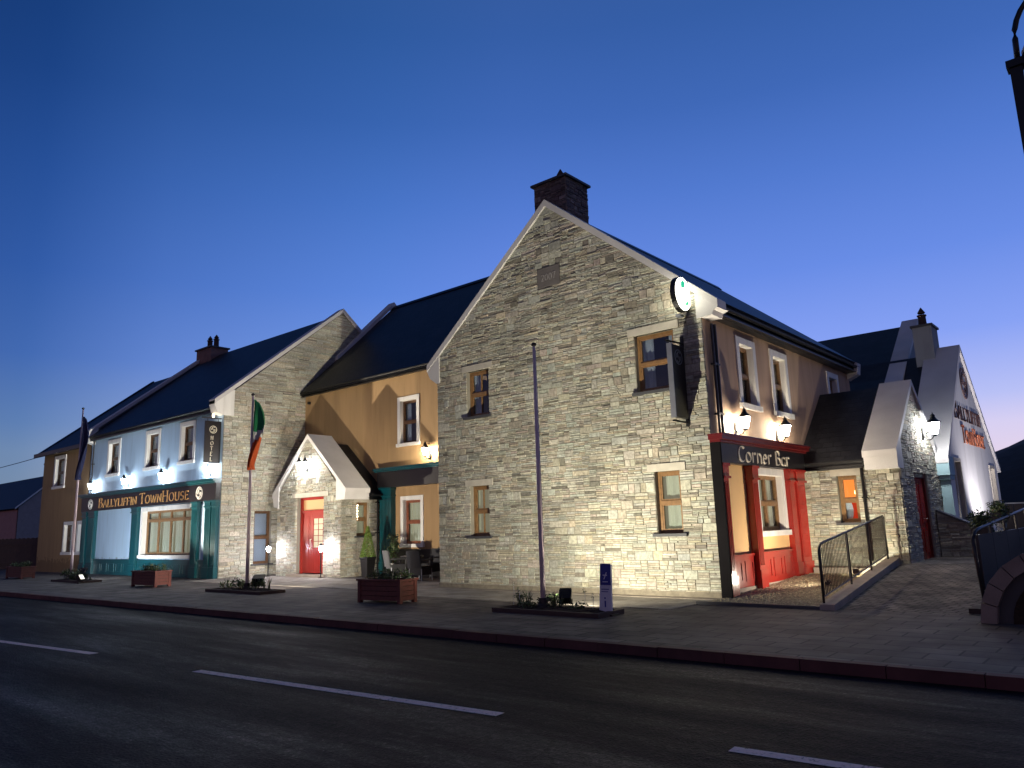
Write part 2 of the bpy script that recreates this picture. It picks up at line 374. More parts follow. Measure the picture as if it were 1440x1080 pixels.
def stones(f, poly, ops, seed=1, bh=(.15, .25), lw=(.22, .62), n=0., thick=.026, pal=PAL, grow=1.0, dark=1.0):
    rnd = random.Random(seed); mb = MB()
    zs = sorted(set([min(p[1] for p in poly), max(p[1] for p in poly)]+[z for o in ops for z in (o[2], o[3])]))
    bands = []
    for za, zb in zip(zs, zs[1:]):
        if zb-za < .03: continue
        k = max(1, round((zb-za)/rnd.uniform(*bh)/1.0)); hs = [rnd.uniform(.8, 1.2) for _ in range(k)]; s_ = sum(hs); z = za
        for h in hs: bands.append((z, z+h*(zb-za)/s_)); z += h*(zb-za)/s_
    def stone(u0, u1, z0, z1, ur0=None, ur1=None):
        g = .0014; j = .003
        d = n+thick*rnd.uniform(.35, 1.1); c = rnd.choice(pal); v_ = rnd.uniform(.80, 1.14)*dark
        c = tuple(min(.8, x*v_*rnd.uniform(.97, 1.03)) for x in c)
        a0 = u0+g; a1 = u1-g; b0 = (ur0 if ur0 is not None else u0)+g; b1 = (ur1 if ur1 is not None else u1)-g
        if a1-a0 < .02 and b1-b0 < .02: return
        if b1 < b0: b0 = b1 = (b0+b1)/2
        if a1 < a0: a0 = a1 = (a0+a1)/2
        zz0 = z0+g; zz1 = z1-g
        ch = min(.009, (zz1-zz0)*.2)
        r = lambda: rnd.uniform(0, j)
        bk = [(a0, zz0), (a1, zz0), (b1, zz1), (b0, zz1)]
        fr = [(a0+ch+r(), zz0+ch*.6+r()*.6), (a1-ch-r(), zz0+ch*.6+r()*.6), (b1-ch-r(), zz1-ch*.6-r()*.6), (b0+ch+r(), zz1-ch*.6-r()*.6)]
        dd = [d+rnd.uniform(-.006, .006) for _ in range(4)]
        B = [f.P(*p, n-.02) for p in bk]; Fp = [f.P(*p, q) for p, q in zip(fr, dd)]
        mb.face(Fp, None, c)
        for i in range(4):
            k = (i+1) % 4; mb.face([B[i], B[k], Fp[k], Fp[i]], None, c)
    for za, zb in bands:
        zm = (za+zb)/2
        A = xint(poly, za+1e-5); Bt = xint(poly, zb-1e-5)
        if not A or not Bt: continue
        bl = sorted([(o[0], o[1]) for o in ops if o[2]-1e-4 <= zm <= o[3]+1e-4])
        segs = []; L = (A[0], Bt[0])
        for o0, o1 in bl: segs.append((L, (o0, o0))); L = (o1, o1)
        segs.append((L, (A[1], Bt[1])))
        for (la, lb), (ra, rb) in segs:
            lo, hi = max(la, lb), min(ra, rb)
            if hi-lo < .12:
                stone(la, ra, za, zb, lb, rb); continue
            u = lo; first = True
            while u < hi-1e-6:
                w = rnd.uniform(lw[0]*1.1, lw[1]*1.2)*grow
                if hi-(u+w) < lw[0]*.8*grow: w = hi-u
                k = rnd.choice([1, 2, 3, 3, 4, 4, 4, 5] if zb-za > .14 else [1, 2, 2, 3])
                cuts = sorted([rnd.uniform(.28, .72) if k == 2 else (i+1+rnd.uniform(-.22, .22))/k for i in range(k-1)])
                zz = [za]+[za+(zb-za)*c for c in cuts]+[zb]
                for y0, y1 in zip(zz, zz[1:]):
                    t0 = (y0-za)/(zb-za); t1 = (y1-za)/(zb-za)
                    m_ = max(1, round(w/rnd.uniform(lw[0], lw[1])/grow)); cs = [rnd.uniform(.7, 1.3) for _ in range(m_)]; S_ = sum(cs); x = u
                    for q, cw in enumerate(cs):
                        x2 = x+cw*w/S_
                        s0 = x; s1 = x2; r0 = None; r1 = None
                        if first and q == 0: s0 = la+(lb-la)*t0; r0 = la+(lb-la)*t1
                        if u+w >= hi-1e-6 and q == m_-1: s1 = ra+(rb-ra)*t0; r1 = ra+(rb-ra)*t1
                        stone(s0, s1, y0, y1, r0 if r0 is not None else s0, r1 if r1 is not None else s1)
                        x = x2
                u += w; first = False
    return mb
def slab(quad, thick, mb=None):
    """roof slab: quad = eave left, eave right, ridge right, ridge left, seen from outside"""
    mb = mb or MB(); q = [Vector(p) for p in quad]
    nrm = (q[1]-q[0]).cross(q[3]-q[0]).normalized(); lo = [p-nrm*thick for p in q]
    w = (q[1]-q[0]); wl = w.length; wd = w.normalized(); hd = nrm.cross(wd)
    uv = [((p-q[0]).dot(wd), (p-q[0]).dot(hd)) for p in q]
    mb.face(q, uv); mb.face(lo[::-1], uv[::-1])
    for i in range(4):
        j = (i+1) % 4; mb.face([lo[i], lo[j], q[j], q[i]])
    return mb
def coping_seg(mb, f, p0, p1, th, n0, n1, drop=0):
    """slab whose underside runs along p0->p1 in the wall plane"""
    (u0, z0), (u1, z1) = p0, p1
    L = math.dist(p0, p1); nx, nz = -(z1-z0)/L, (u1-u0)/L
    if nz < 0: nx, nz = -nx, -nz
    mb.prism(f, [(u0, z0), (u1, z1), (u1+nx*th*0, z1+th/abs(nz)), (u0, z0+th/abs(nz))], n0, n1)

# --- windows -----------------------------------------------------------
def window(parent, f, u0, u1, z0, z1, frame='wood_frame', depth=.14, n=0, fill='dark', surround=None, sill='lintel', label=None, transom=.5, mull=None, cols=1, sw=.13, fw=.065, splay=False, nm='window'):
    w = MB()
    a, b2 = n-depth-.05, n-depth+.02
    w.fb(f, u0, u0+fw, z0, z1, a, b2); w.fb(f, u1-fw, u1, z0, z1, a, b2)
    w.fb(f, u0+fw, u1-fw, z0, z0+fw, a, b2); w.fb(f, u0+fw, u1-fw, z1-fw, z1, a, b2)
    for k in range(1, cols):
        x = u0+(u1-u0)*k/cols; w.fb(f, x-fw*.5, x+fw*.5, z0+fw, z1-fw, a+.002, b2-.003)
    if transom:
        tr = z0+(z1-z0)*transom; w.fb(f, u0+fw, u1-fw, tr-fw*.55, tr+fw*.55, a+.004, b2+.012)
        # inner sash lines
        for k in range(cols):
            xa = u0+(u1-u0)*k/cols+fw*(1 if k == 0 else .5); xb = u0+(u1-u0)*(k+1)/cols-fw*(1 if k == cols-1 else .5); s_ = .035
            for zz0, zz1 in ((z0+fw, tr-fw*.55), (tr+fw*.55, z1-fw)):
                w.fb(f, xa, xa+s_, zz0, zz1, a+.006, b2-.012); w.fb(f, xb-s_, xb, zz0, zz1, a+.006, b2-.012)
                w.fb(f, xa+s_, xb-s_, zz0, zz0+s_, a+.006, b2-.012); w.fb(f, xa+s_, xb-s_, zz1-s_, zz1, a+.006, b2-.012)
    if mull:
        for x in mull: w.fb(f, x-.014, x+.014, z0+fw, z1-fw, a+.008, b2-.018)
    wo = part(w, nm, frame, parent)
    if label: wo['label'] = label
    part(MB().fb(f, u0+fw*.6, u1-fw*.6, z0+fw*.6, z1-fw*.6, a+.018, a+.024), 'pane', 'glass', wo)
    rnd = random.Random(int(u0*97+z0*31))
    def curtain(xa, xb, za, zb, nn, mat, folds=9, name='curtain', amp=.02):
        c = MB(); k = max(4, int((xb-xa)*folds*4))
        pts = [(xa+(xb-xa)*i/k, nn+amp*math.sin(i*PI/2*1.02+rnd.uniform(-.3, .3))) for i in range(k+1)]
        for (x0, m0), (x1, m1) in zip(pts, pts[1:]):
            c.face([f.P(x0, za, m0), f.P(x1, za, m1), f.P(x1, zb, m1), f.P(x0, zb, m0)])
        part(c, name, mat, wo)
    W = u1-u0
    if fill == 'lit':
        curtain(u0+.01, u1-.01, z0+.01, z1-.01, a-.10, 'blind_lit', 5)
    elif fill == 'dark':
        curtain(u0+.01, u0+W*.33, z0+.01, z1-.01, a-.10, 'curtain_cool', 8)
        if rnd.random() < .7: curtain(u1-W*.28, u1-.01, z0+.01, z1-.01, a-.12, 'curtain_cool', 8)
    elif fill == 'blind':
        part(MB().fb(f, u0+.01, u1-.01, z0+.01, z1-.01, a-.09, a-.08), 'blind', 'curtain_cool', wo)
    elif fill == 'orange':
        curtain(u0+.01, u0+W*.16, z0+.01, z1-.3, a-.10, 'orange_room', 8, amp=.01)
        part(MB().fb(f, u0-.3, u1+.3, z0+.62, z1+.2, a-.9, a-.88), 'room_wall', 'orange_room', wo)
        part(MB().fb(f, u0-.3, u1+.3, z0-.1, z0+.62, a-.5, a-.48), 'room_seat', 'red_lit', wo)
        part(MB().lathe(*f.P((u0+u1)/2+.08, 0, a-.3)[:2], [(.03, z1-.5), (.07, z1-.43), (.06, z1-.36), (.02, z1-.33)], 10), 'room_lamp', 'orange_bulb', wo)
        part(MB().prism(f, [(u0+.12+.13*math.cos(t_*PI/8), z0+.3+.30*math.sin(t_*PI/8)) for t_ in range(16)], a-.06, a-.05), 'window_sticker', 'white_paint', wo)
    if fill != 'orange':
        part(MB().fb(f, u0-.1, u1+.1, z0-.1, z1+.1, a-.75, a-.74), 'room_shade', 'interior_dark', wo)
    if surround:
        s_ = MB(); q = sw; nn0, nn1 = n+.001, n+.035
        s_.fb(f, u0-q, u0, z0-q*.2, z1+q, nn0, nn1); s_.fb(f, u1, u1+q, z0-q*.2, z1+q, nn0, nn1); s_.fb(f, u0, u1, z1, z1+q, nn0, nn1)
        # painted reveals
        d = n-depth+.02
        s_.fb(f, u0, u0+.006, z0, z1, d, n+.001); s_.fb(f, u1-.006, u1, z0, z1, d, n+.001); s_.fb(f, u0, u1, z1-.006, z1, d, n+.001)
        part(s_, 'window_surround', surround, wo)
        part(MB().fb(f, u0-q-.03, u1+q+.03, z0-q*.75, z0+.004, d, n+.085), 'sill', surround, wo, bevel=.008)
    elif sill:
        part(MB().fb(f, u0-.10, u1+.10, z0-.06, z0+.003, n-depth+.02, n+.09), 'sill', sill, wo, bevel=.006)
    return wo
def lintel(parent, f, u0, u1, z, h=.17, ext=.16, n=0.0, mat='lintel_stone'):
    part(MB().fb(f, u0-ext, u1+ext, z, z+h, n-.1, n+.042), 'lintel', mat, parent, bevel=.008)
def gutter(parent, f, u0, u1, z, n, mat='metal_black'):
    g = MB(); k = 6
    pr = [(n+.09+.06*math.cos(PI+PI*i/k), z+.06*math.sin(PI+PI*i/k)) for i in range(k+1)]
    for (a0, b0), (a1, b1) in zip(pr, pr[1:]):
        g.face([f.P(u0, b0, a0), f.P(u0, b1, a1), f.P(u1, b1, a1), f.P(u1, b0, a0)])
        g.face([f.P(u0, b0+.006, a0), f.P(u1, b0+.006, a0), f.P(u1, b1+.006, a1), f.P(u0, b1+.006, a1)])
    g.fb(f, u0, u1, z-.17, z+.02, n, n+.028); g.fb(f, u0, u1, z-.19, z-.172, n-.02, n+.11)
    part(g, 'gutter', mat, parent)
def downpipe(parent, f, u, z0, z1, n=.09, mat='metal_black', r=.035):
    g = MB().tube([f.P(u, z0, n), f.P(u, z1, n)], r, 10)
    z = z0+.4
    while z < z1: g.fb(f, u-.055, u+.055, z, z+.04, 0.002, n+.045); z += 1.1
    part(g, 'downpipe', mat, parent, smooth=False)
def pot(parent, x, y, z, h=.45, r=.13, finial=True):
    g = MB().lathe(x, y, [(r*.95, z), (r, z+.05), (r*.85, z+.08), (r*.8, z+h-.06), (r*.98, z+h-.04), (r*.98, z+h), (r*.6, z+h)], 12)
    if finial: g.lathe(x, y, [(r*.75, z+h+.06), (r*.8, z+h+.09), (r*.35, z+h+.2), (.01, z+h+.27)], 10); g.tube([(x-r*.5, y, z+h-.02), (x-r*.5, y, z+h+.08)], .012, 5); g.tube([(x+r*.5, y, z+h-.02), (x+r*.5, y, z+h+.08)], .012, 5)
    return part(g, 'chimney_pot', 'clay_pot', parent)

# --- drawn lettering (broad-nib strokes) ---------------------------------
def arc(cx, cy, rx, ry, a0, a1, k=9): return [(cx+rx*math.cos(math.radians(a0+(a1-a0)*i/k)), cy+ry*math.sin(math.radians(a0+(a1-a0)*i/k))) for i in range(k+1)]
G = {
 'B': (.62, [[(.1, 0), (.1, 1)], [(.1, 1), (.3, 1)]+arc(.3, .77, .22, .23, 90, -90)+[(.1, .54)], [(.3, .54)]+arc(.32, .27, .27, .27, 90, -90)+[(.1, 0)]]),
 'A': (.72, [[(.02, 0), (.36, 1)], [(.36, 1), (.70, 0)], [(.15, .35), (.57, .35)]]),
 'L': (.52, [[(.1, 1), (.1, 0)], [(.1, 0), (.48, 0), (.48, .12)]]),
 'Y': (.66, [[(.03, 1), (.33, .48)], [(.63, 1), (.33, .48), (.33, 0)]]),
 'I': (.26, [[(.13, 0), (.13, 1)]]),
 'F': (.54, [[(.1, 0), (.1, 1)], [(.1, 1), (.5, 1), (.5, .88)], [(.1, .54), (.42, .54)]]),
 'N': (.72, [[(.1, 0), (.1, 1)], [(.1, 1), (.62, 0)], [(.62, 0), (.62, 1)]]),
 'T': (.66, [[(.33, 0), (.33, 1)], [(.03, .9), (.03, 1), (.63, 1), (.63, .9)]]),
 'O': (.78, [arc(.39, .5, .34, .5, 0, 360, 20)]),
 'W': (.96, [[(.02, 1), (.26, 0), (.48, .9)], [(.48, .9), (.70, 0), (.94, 1)]]),
 'H': (.70, [[(.1, 0), (.1, 1)], [(.6, 0), (.6, 1)], [(.1, .52), (.6, .52)]]),
 'U': (.70, [[(.1, 1), (.1, .3)]+arc(.35, .3, .25, .3, 180, 360)+[(.6, 1)]]),
 'S': (.56, [arc(.28, .76, .2, .24, 40, 270)+arc(.28, .26, .22, .26, 90, -150)]),
 'E': (.54, [[(.1, 0), (.1, 1)], [(.5, .88), (.5, 1), (.1, 1)], [(.1, .54), (.42, .54)], [(.1, 0), (.5, 0), (.5, .12)]]),
 'C': (.70, [arc(.42, .5, .36, .5, 50, 310, 16)]),
 'R': (.64, [[(.1, 0), (.1, 1)], [(.1, 1), (.3, 1)]+arc(.3, .76, .22, .24, 90, -90)+[(.1, .52)], [(.28, .52), (.6, 0)]]),
 'o': (.62, [arc(.31, .33, .25, .33, 0, 360, 16)]),
 'r': (.46, [[(.1, 0), (.1, .66)], [(.1, .45), (.2, .62), (.34, .66), (.42, .56)]]),
 'n': (.62, [[(.1, 0), (.1, .66)], [(.1, .48)]+arc(.31, .42, .2, .24, 150, 0)+[(.51, .1), (.56, 0)]]),
 'e': (.56, [[(.1, .36), (.46, .36)]+arc(.29, .33, .20, .33, 10, 315, 12)]),
 'a': (.60, [arc(.29, .3, .22, .30, 60, 360, 12)+[(.51, .62)], [(.51, .5), (.51, .08), (.58, 0)]]),
 '2': (.56, [arc(.28, .74, .22, .26, 160, -40, 8)+[(.06, 0), (.52, 0)]]), '0': (.60, [arc(.3, .5, .24, .5, 0, 360, 16)]),
 '7': (.54, [[(.04, 1), (.5, 1), (.2, 0)]]), 'i': (.24, [[(.12, 0), (.12, .62)], [(.12, .85), (.12, .93)]]), ' ': (.34, [])}
def letters(mb, f, u, z, h, text, n0, n1, nib=.13, sx=1.0, caps=None, serif=True, gap=.10, slant=0.):
    ca = math.radians(28); nx, nz = math.cos(ca)*nib*h/2, math.sin(ca)*nib*h/2; x = u
    for ch in text:
        big = caps is None or ch in caps or ch.islower()
        key = ch if ch in G else ch.upper()
        k = h if big else h*.76
        if ch == '|': continue
        w, st = G[key]
        for poly in st:
            P = [(x+p[0]*k*sx+slant*p[1]*k, z+p[1]*k) for p in poly]
            for (a0, b0), (a1, b1) in zip(P, P[1:]):
                q = [(a0-nx, b0-nz), (a1-nx, b1-nz), (a1+nx, b1+nz), (a0+nx, b0+nz)]
                A = abs(sum(q[i][0]*q[(i+1) % 4][1]-q[(i+1) % 4][0]*q[i][1] for i in range(4)))/2
                L = math.hypot(a1-a0, b1-b0)
                if A < L*.035*h: # thin strokes keep a minimum weight
                    ox, oz = -(b1-b0)/max(L, 1e-6)*.022*h, (a1-a0)/max(L, 1e-6)*.022*h
                    q = [(a0-ox, b0-oz), (a1-ox, b1-oz), (a1+ox, b1+oz), (a0+ox, b0+oz)]
                mb.prism(f, q, n0, n1)
            if serif:
                for (a0, b0) in (P[0], P[-1]):
                    if abs(b0-z) < .02*k or abs(b0-z-k) < .02*k:
                        mb.fb(f, a0-.10*k*sx, a0+.10*k*sx, b0-.025*k, b0+.025*k, n0, n1+.001)
        x += (w+gap)*k*sx
    return x
def emblem(mb, f, u, z, r, n0, n1, sx=1):
    def ring(r0, r1, a0=0, a1=360, cx=0, cz=0, k=22):
        A = arc(cx, cz, r0, r0, a0, a1, k); B = arc(cx, cz, r1, r1, a0, a1, k)
        for i in range(k): mb.prism(f, [(u+A[i][0]*sx, z+A[i][1]), (u+B[i][0]*sx, z+B[i][1]), (u+B[i+1][0]*sx, z+B[i+1][1]), (u+A[i+1][0]*sx, z+A[i+1][1])], n0, n1)
    ring(r*.86, r)
    ring(r*.26, r*.40, 20, 250, r*.10, r*.36, 12); ring(r*.26, r*.40, 200, 430, -r*.10, -r*.36, 12)
    ring(r*.001, r*.13, 0, 360, r*.42, r*.02, 8); ring(r*.001, r*.13, 0, 360, -r*.42, -r*.02, 8); ring(r*.5, r*.6, 100, 170, 0, 0, 6); ring(r*.5, r*.6, 280, 350, 0, 0, 6)

# --- lanterns & lamps ------------------------------------------------------
def make_lantern(f_dir, mat, label, loc, s=1.0, group='wall lanterns', power=0, col=(1, 1, 1), twin=False):
    """scrolled bracket lantern; f_dir 'front' faces -Y, 'side' faces +X; loc = point on the wall at bracket height"""
    r = thing('wall_lantern', label, 'lantern', loc, group)
    x0, y0, z0 = loc
    def P(n, z, u=0): return (x0+u, y0-n, z0+z) if f_dir == 'front' else (x0+n, y0+u, z0+z)
    bp = MB(); a = P(0.0, -.16*s, -.05*s); c = P(.025, .12*s, .05*s)
    bp.box(min(a[0], c[0]), max(a[0], c[0]), min(a[1], c[1]), max(a[1], c[1]), a[2], c[2]); part(bp, 'back_plate', 'metal_black', r)
    for u in ((-.19, .19) if twin else (0,)):
        pts = []
        for i in range(15):
            t = i/14; an = -PI*.5+PI*1.0*t
            pts.append(P(.02+.23*s*t, -.06*s-.11*s*math.sin(PI*t), u*t))
        sc = [P(.12*s+.05*s*math.cos(q), -.05*s+.05*s*math.sin(q), u*.5) for q in [k*PI/6 for k in range(10)]]
        part(MB().tube(pts, .012*s, 6).tube(sc, .008*s, 5), 'bracket', 'metal_black', r, smooth=True)
        cx, cy, cz = P(.25*s, 0, u)
        z1 = cz-.05*s
        part(MB().lathe(cx, cy, [(.055*s, z1), (.12*s, z1+.25*s)], 6), 'lantern_glass', mat, r)
        cage = MB().lathe(cx, cy, [(.02*s, z1-.05*s), (.062*s, z1-.02*s), (.062*s, z1)], 6)
        for k in range(6):
            an = 2*PI*(k+.5)/6
            cage.tube([(cx+.058*s*math.cos(an), cy+.058*s*math.sin(an), z1), (cx+.124*s*math.cos(an), cy+.124*s*math.sin(an), z1+.25*s)], .006*s, 4)
        part(cage, 'lantern_cage', 'metal_black', r)
        part(MB().lathe(cx, cy, [(.14*s, z1+.252*s), (.145*s, z1+.27*s), (.07*s, z1+.34*s), (.045*s, z1+.40*s), (.05*s, z1+.42*s), (.012*s, z1+.46*s), (.004*s, z1+.50*s)], 12), 'lantern_roof', 'metal_black', r)
    return r
def spot(name, loc, target, power, col=(1, 1, 1), size=110, blend=.6, rad=.05, parent=None):
    l = bpy.data.lights.new(name, 'SPOT'); l.energy = power; l.color = col; l.spot_size = math.radians(size); l.spot_blend = blend; l.shadow_soft_size = rad
    l.use_nodes = True; lt_ = l.node_tree; em_ = lt_.nodes['Emission']; fo = lt_.nodes.new('ShaderNodeLightFalloff'); fo.inputs['Strength'].default_value = 1.0; lt_.links.new(fo.outputs['Linear'], em_.inputs['Strength'])
    o = bpy.data.objects.new(name, l); COL.objects.link(o)
    d = Vector(target)-Vector(loc); o.rotation_euler = d.to_track_quat('-Z', 'Y').to_euler()
    if parent is not None: o.parent = parent; o.location = Vector(loc)-Vector(parent.location)
    else: o.location = loc
    return o
def floodlight(loc, target, power, label, col=(1, .95, .80), size=120, blend=.7, s=1.0, rad=.06, added_hood=False):
    r = thing('floodlight', label, 'floodlight', loc, 'ground floodlights')
    L = Vector(loc); d = (Vector(target)-L).normalized(); side = d.cross(Vector((0, 0, 1))).normalized(); up = side.cross(d)
    hc = L+Vector((0, 0, .20*s))
    def obox(c0, hs, hu, d0, d1, mb):
        p = [c0+side*a*hs+up*b*hu+d*q for q in (d0, d1) for b in (-1, 1) for a in (-1, 1)]
        for k in ((0, 1, 3, 2), (4, 6, 7, 5), (0, 4, 5, 1), (2, 3, 7, 6), (0, 2, 6, 4), (1, 5, 7, 3)): mb.face([p[i] for i in k])
    h = MB(); obox(hc, .15*s, .11*s, -.07*s, .03*s, h)
    for k in range(5): obox(hc+side*(-.12+.06*k)*s, .006*s, .1*s, -.11*s, -.071*s, h)
    part(h, 'lamp_housing', 'metal_black', r)
    g = MB(); obox(hc, .13*s, .09*s, .031*s, .036*s, g); part(g, 'lens', 'flood_lens', r)
    if added_hood:  # shield put in to keep the beam off the flagpole
        hd = MB(); obox(hc+up*.118*s, .15*s, .006*s, -.07*s, .24*s, hd); obox(hc+up*.09*s-side*.155*s, .005*s, .03*s, -.07*s, .2*s, hd); obox(hc+up*.09*s+side*.155*s, .005*s, .03*s, -.07*s, .2*s, hd); part(hd, 'added_hood', 'metal_black', r)
    br = MB(); obox(L+Vector((0, 0, .0)), .17*s, .012*s, -.03*s, .03*s, br)
    for q in (-1, 1):
        br.tube([L+side*.165*s*q, hc+side*.165*s*q], .012*s, 5)
    part(br, 'bracket', 'metal_black', r)
    spot('flood_beam', hc+d*.08*s, Vector(target)+Vector((0, 0, .2*s)), power, col, size, blend, rad, r)
    return r

# --- foliage -------------------------------------------------------------
def leaves(mb, pts, n, size, cols, rnd, spread, flat=.6):
    for _ in range(n):
        c = Vector(rnd.choice(pts)); d = Vector((rnd.gauss(0, 1), rnd.gauss(0, 1), rnd.gauss(0, .8))).normalized()*spread*rnd.random()**.5
        p = c+d; a = Vector((rnd.gauss(0, 1), rnd.gauss(0, 1), rnd.gauss(0, flat))).normalized(); b2 = a.cross(Vector((rnd.gauss(0, 1), rnd.gauss(0, 1), rnd.gauss(0, 1)))).normalized()
        s_ = size*rnd.uniform(.6, 1.3)
        mb.face([p-a*s_, p+b2*s_*.4, p+a*s_, p-b2*s_*.4], None, tuple(x*rnd.uniform(.7, 1.2) for x in rnd.choice(cols)))
GREEN = [(.045, .075, .025), (.06, .095, .03), (.035, .06, .022), (.075, .10, .04)]
FL_MAIN = 370
SUN_EL, SUN_ROT, SKY_DUST, SKY_OZ = -2.0, 20, 1.0, 6.0
SKY_TINT = (1, 1, 1); SKY_STR = 1.0
basic('notice_white', (.62, .61, .68), .5, bs=0); basic('notice_blue', (.02, .03, .25), .5, bs=0)
brick('paving_pale', (.36, .32, .27), (.44, .40, .34), (.12, .11, .10), .6, .3, .006, rough=.85, uv='Object', bs=.4, bd=.004, noise=.25, spec=.2)  # pale concrete, lightened further to stand in for floodlit ground
basic('base_stone', (.22, .19, .14), .9, var=.3, scale=9, bs=.5, bd=.01)
FM = F('front', 0.0); SM = F('side', 0.0)
def ground_z(x, y):
    s = min(1, max(0, (x-1.75)/.45)); s = s*s*(3-2*s)
    return s*.0745*min(5.9, max(0, y+.9))

# ================= near stone-gabled building (corner) ======================
cb = thing('stone_gable_building', 'tall nearest building with floodlit stone gable and red bar front on its right side', 'building', (-4.15, 5, 0))
W_up_l = (-7.13, -6.32, 4.56, 5.83); W_up_r = (-1.72, -.72, 4.50, 5.84); W_lo_l = (-7.08, -6.40, 1.36, 2.68); W_lo_r = (-1.42, -.80, 1.33, 2.68)
gops = [W_up_l, W_up_r, W_lo_l, W_lo_r]
gpoly = [(-8.3, -.05), (0, -.05), (0, 6.42), (-4.13, 9.80), (-8.3, 6.42)]
wf = part(flat_wall(FM, gpoly, gops), 'stone_wall', 'mortar', cb)
blk = gops+[(o[0]-.16, o[1]+.16, o[3], o[3]+.17) for o in gops]+[(-4.50, -3.76, 7.62, 8.16)]
blk2 = []
for o in blk: blk2.append(o)
part(stones(FM, gpoly, blk2, 11, (.17, .25), (.15, .42)), 'ledgestone_facing', 'stone', cb)
for o in gops: lintel(cb, FM, o[0], o[1], o[3])
window(cb, FM, *W_up_l, fill='dark', sill='slate_sill', cols=1, mull=[-6.72])
window(cb, FM, *W_up_r, fill='dark', sill='slate_sill', cols=1, frame='wood_frame')
window(cb, FM, *W_lo_l, fill='lit', sill='slate_sill', frame='wood_frame', mull=[-6.74])
window(cb, FM, *W_lo_r, fill='lit', sill='slate_sill', frame='wood_frame')
pq = part(MB().fb(FM, -4.49, -3.77, 7.63, 8.15, -.02, .03), 'date_plaque', 'plaque_stone', cb, bevel=.01)
lm = MB(); letters(lm, FM, -4.36, 7.80, .17, '2007', .031, .037, nib=.16, serif=False, sx=1.05); part(lm, 'date_lettering', 'plaque_letter', pq)
# side wall (brown render above, bar front below)
S1 = (1.78, 2.55, 4.22, 5.66); S2 = (3.78, 4.60, 4.22, 5.66); S3 = (8.05, 8.75, 4.9, 5.66); SB = (2.2, 3.62, 1.30, 2.6)
spoly = [(0.02, 2.9), (10.1, 2.9), (10.1, 6.08), (0.02, 6.08)]
part(flat_wall(SM, spoly, [S1, S2, S3], n=-.004), 'side_wall', 'render_brown', cb)
part(flat_wall(SM, [(0.02, -.05), (10.1, -.05), (10.1, 2.9), (0.02, 2.9)], [SB], n=-.004), 'lower_side_wall', 'render_peach', cb)
for o, k in ((S1, 'dark'), (S2, 'dark'), (S3, 'blind')): window(cb, SM, *o, fill=k, surround='white_paint', sw=.16, n=-.004, frame='wood_frame')
window(cb, SM, *SB, fill='lit', surround='white_paint', sw=.16, n=-.004, frame='wood_frame', cols=2, transom=.5)
# back and left walls
part(MB().box(-8.28, -.03, 10.06, 10.1, 0, 6.05).box(-8.3, -8.27, .02, 10.05, 0, 6.05), 'rear_wall', 'render_brown', cb)
part(MB().prism(F('front', 10.1), [(-8.3, 6.05), (-.0, 6.05), (0, 6.4), (-4.13, 9.75), (-8.3, 6.4)], -.0, .05), 'rear_gable', 'render_brown', cb)
# roof
rf = slab([(0.30, .35, 6.33), (.30, 10.15, 6.33), (-4.13, 10.15, 9.84), (-4.13, .35, 9.84)], .12)
slab([(-8.56, 10.15, 6.33), (-8.56, .35, 6.33), (-4.13, .35, 9.84), (-4.13, 10.15, 9.84)], .10, rf)
roof = part(rf, 'roof', 'slate', cb)
part(MB().prism(F('front', .34), [(-4.27, 9.76), (-3.99, 9.76), (-4.13, 9.91)], -9.8, 0), 'ridge_tiles', 'metal_black', roof)
cp = MB(); coping_seg(cp, FM, (-8.68, 6.08), (-4.13, 9.80), .15, -.36, .07); coping_seg(cp, FM, (.42, 6.08), (-4.13, 9.80), .15, -.36, .07)
cop = part(cp, 'verge_coping', 'coping_paint', cb)
part(MB().prism(FM, [(-8.3, 5.68), (-8.56, 5.86), (-8.68, 6.09), (-8.18, 6.48), (-8.18, 5.68)], -.45, .055), 'kneeler_stone', 'coping_paint', cb)
part(MB().prism(FM, [(-.10, 5.93), (.27, 5.95), (.31, 6.05), (.42, 6.09), (-.10, 6.5)], -.45, .055), 'kneeler_stone', 'coping_paint', cb)
gutter(cb, SM, .42, 10.15, 6.20, .20); gutter(cb, F('side', -8.3), .4, .5, 5.9, 0)
part(MB().box(-.0, .21, .4, 10.1, 6.00, 6.03), 'soffit', 'metal_black', cb)
part(MB().prism(F('front', 10.0), [(0.002, 5.8), (.32, 5.95), (.36, 6.3), (.002, 6.5)], -.22, .1), 'rear_kneeler', 'coping_paint', cb)
downpipe(cb, SM, .30, 3.42, 5.85, .07, 'metal_dark', .03); downpipe(cb, SM, .44, 3.42, 5.85, .07, 'metal_black', .04)
# chimney: stands over the front of the ridge
ch = MB().box(-4.83, -3.77, .42, 1.42, 9.0, 10.70)
cho = part(ch, 'chimney', 'mortar', cb)
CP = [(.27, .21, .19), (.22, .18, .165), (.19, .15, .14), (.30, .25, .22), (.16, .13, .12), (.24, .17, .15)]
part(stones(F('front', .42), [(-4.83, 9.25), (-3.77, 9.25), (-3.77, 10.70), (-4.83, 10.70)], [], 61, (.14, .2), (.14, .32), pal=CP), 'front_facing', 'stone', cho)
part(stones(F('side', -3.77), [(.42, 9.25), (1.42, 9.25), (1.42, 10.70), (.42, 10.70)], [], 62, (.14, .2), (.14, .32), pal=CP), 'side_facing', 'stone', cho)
part(MB().box(-4.90, -3.69, .34, 1.50, 10.70, 10.76), 'chimney_cap', 'slate_sill', cho, bevel=.01)
pot(cho, -4.3, .95, 10.76, .24, .14)
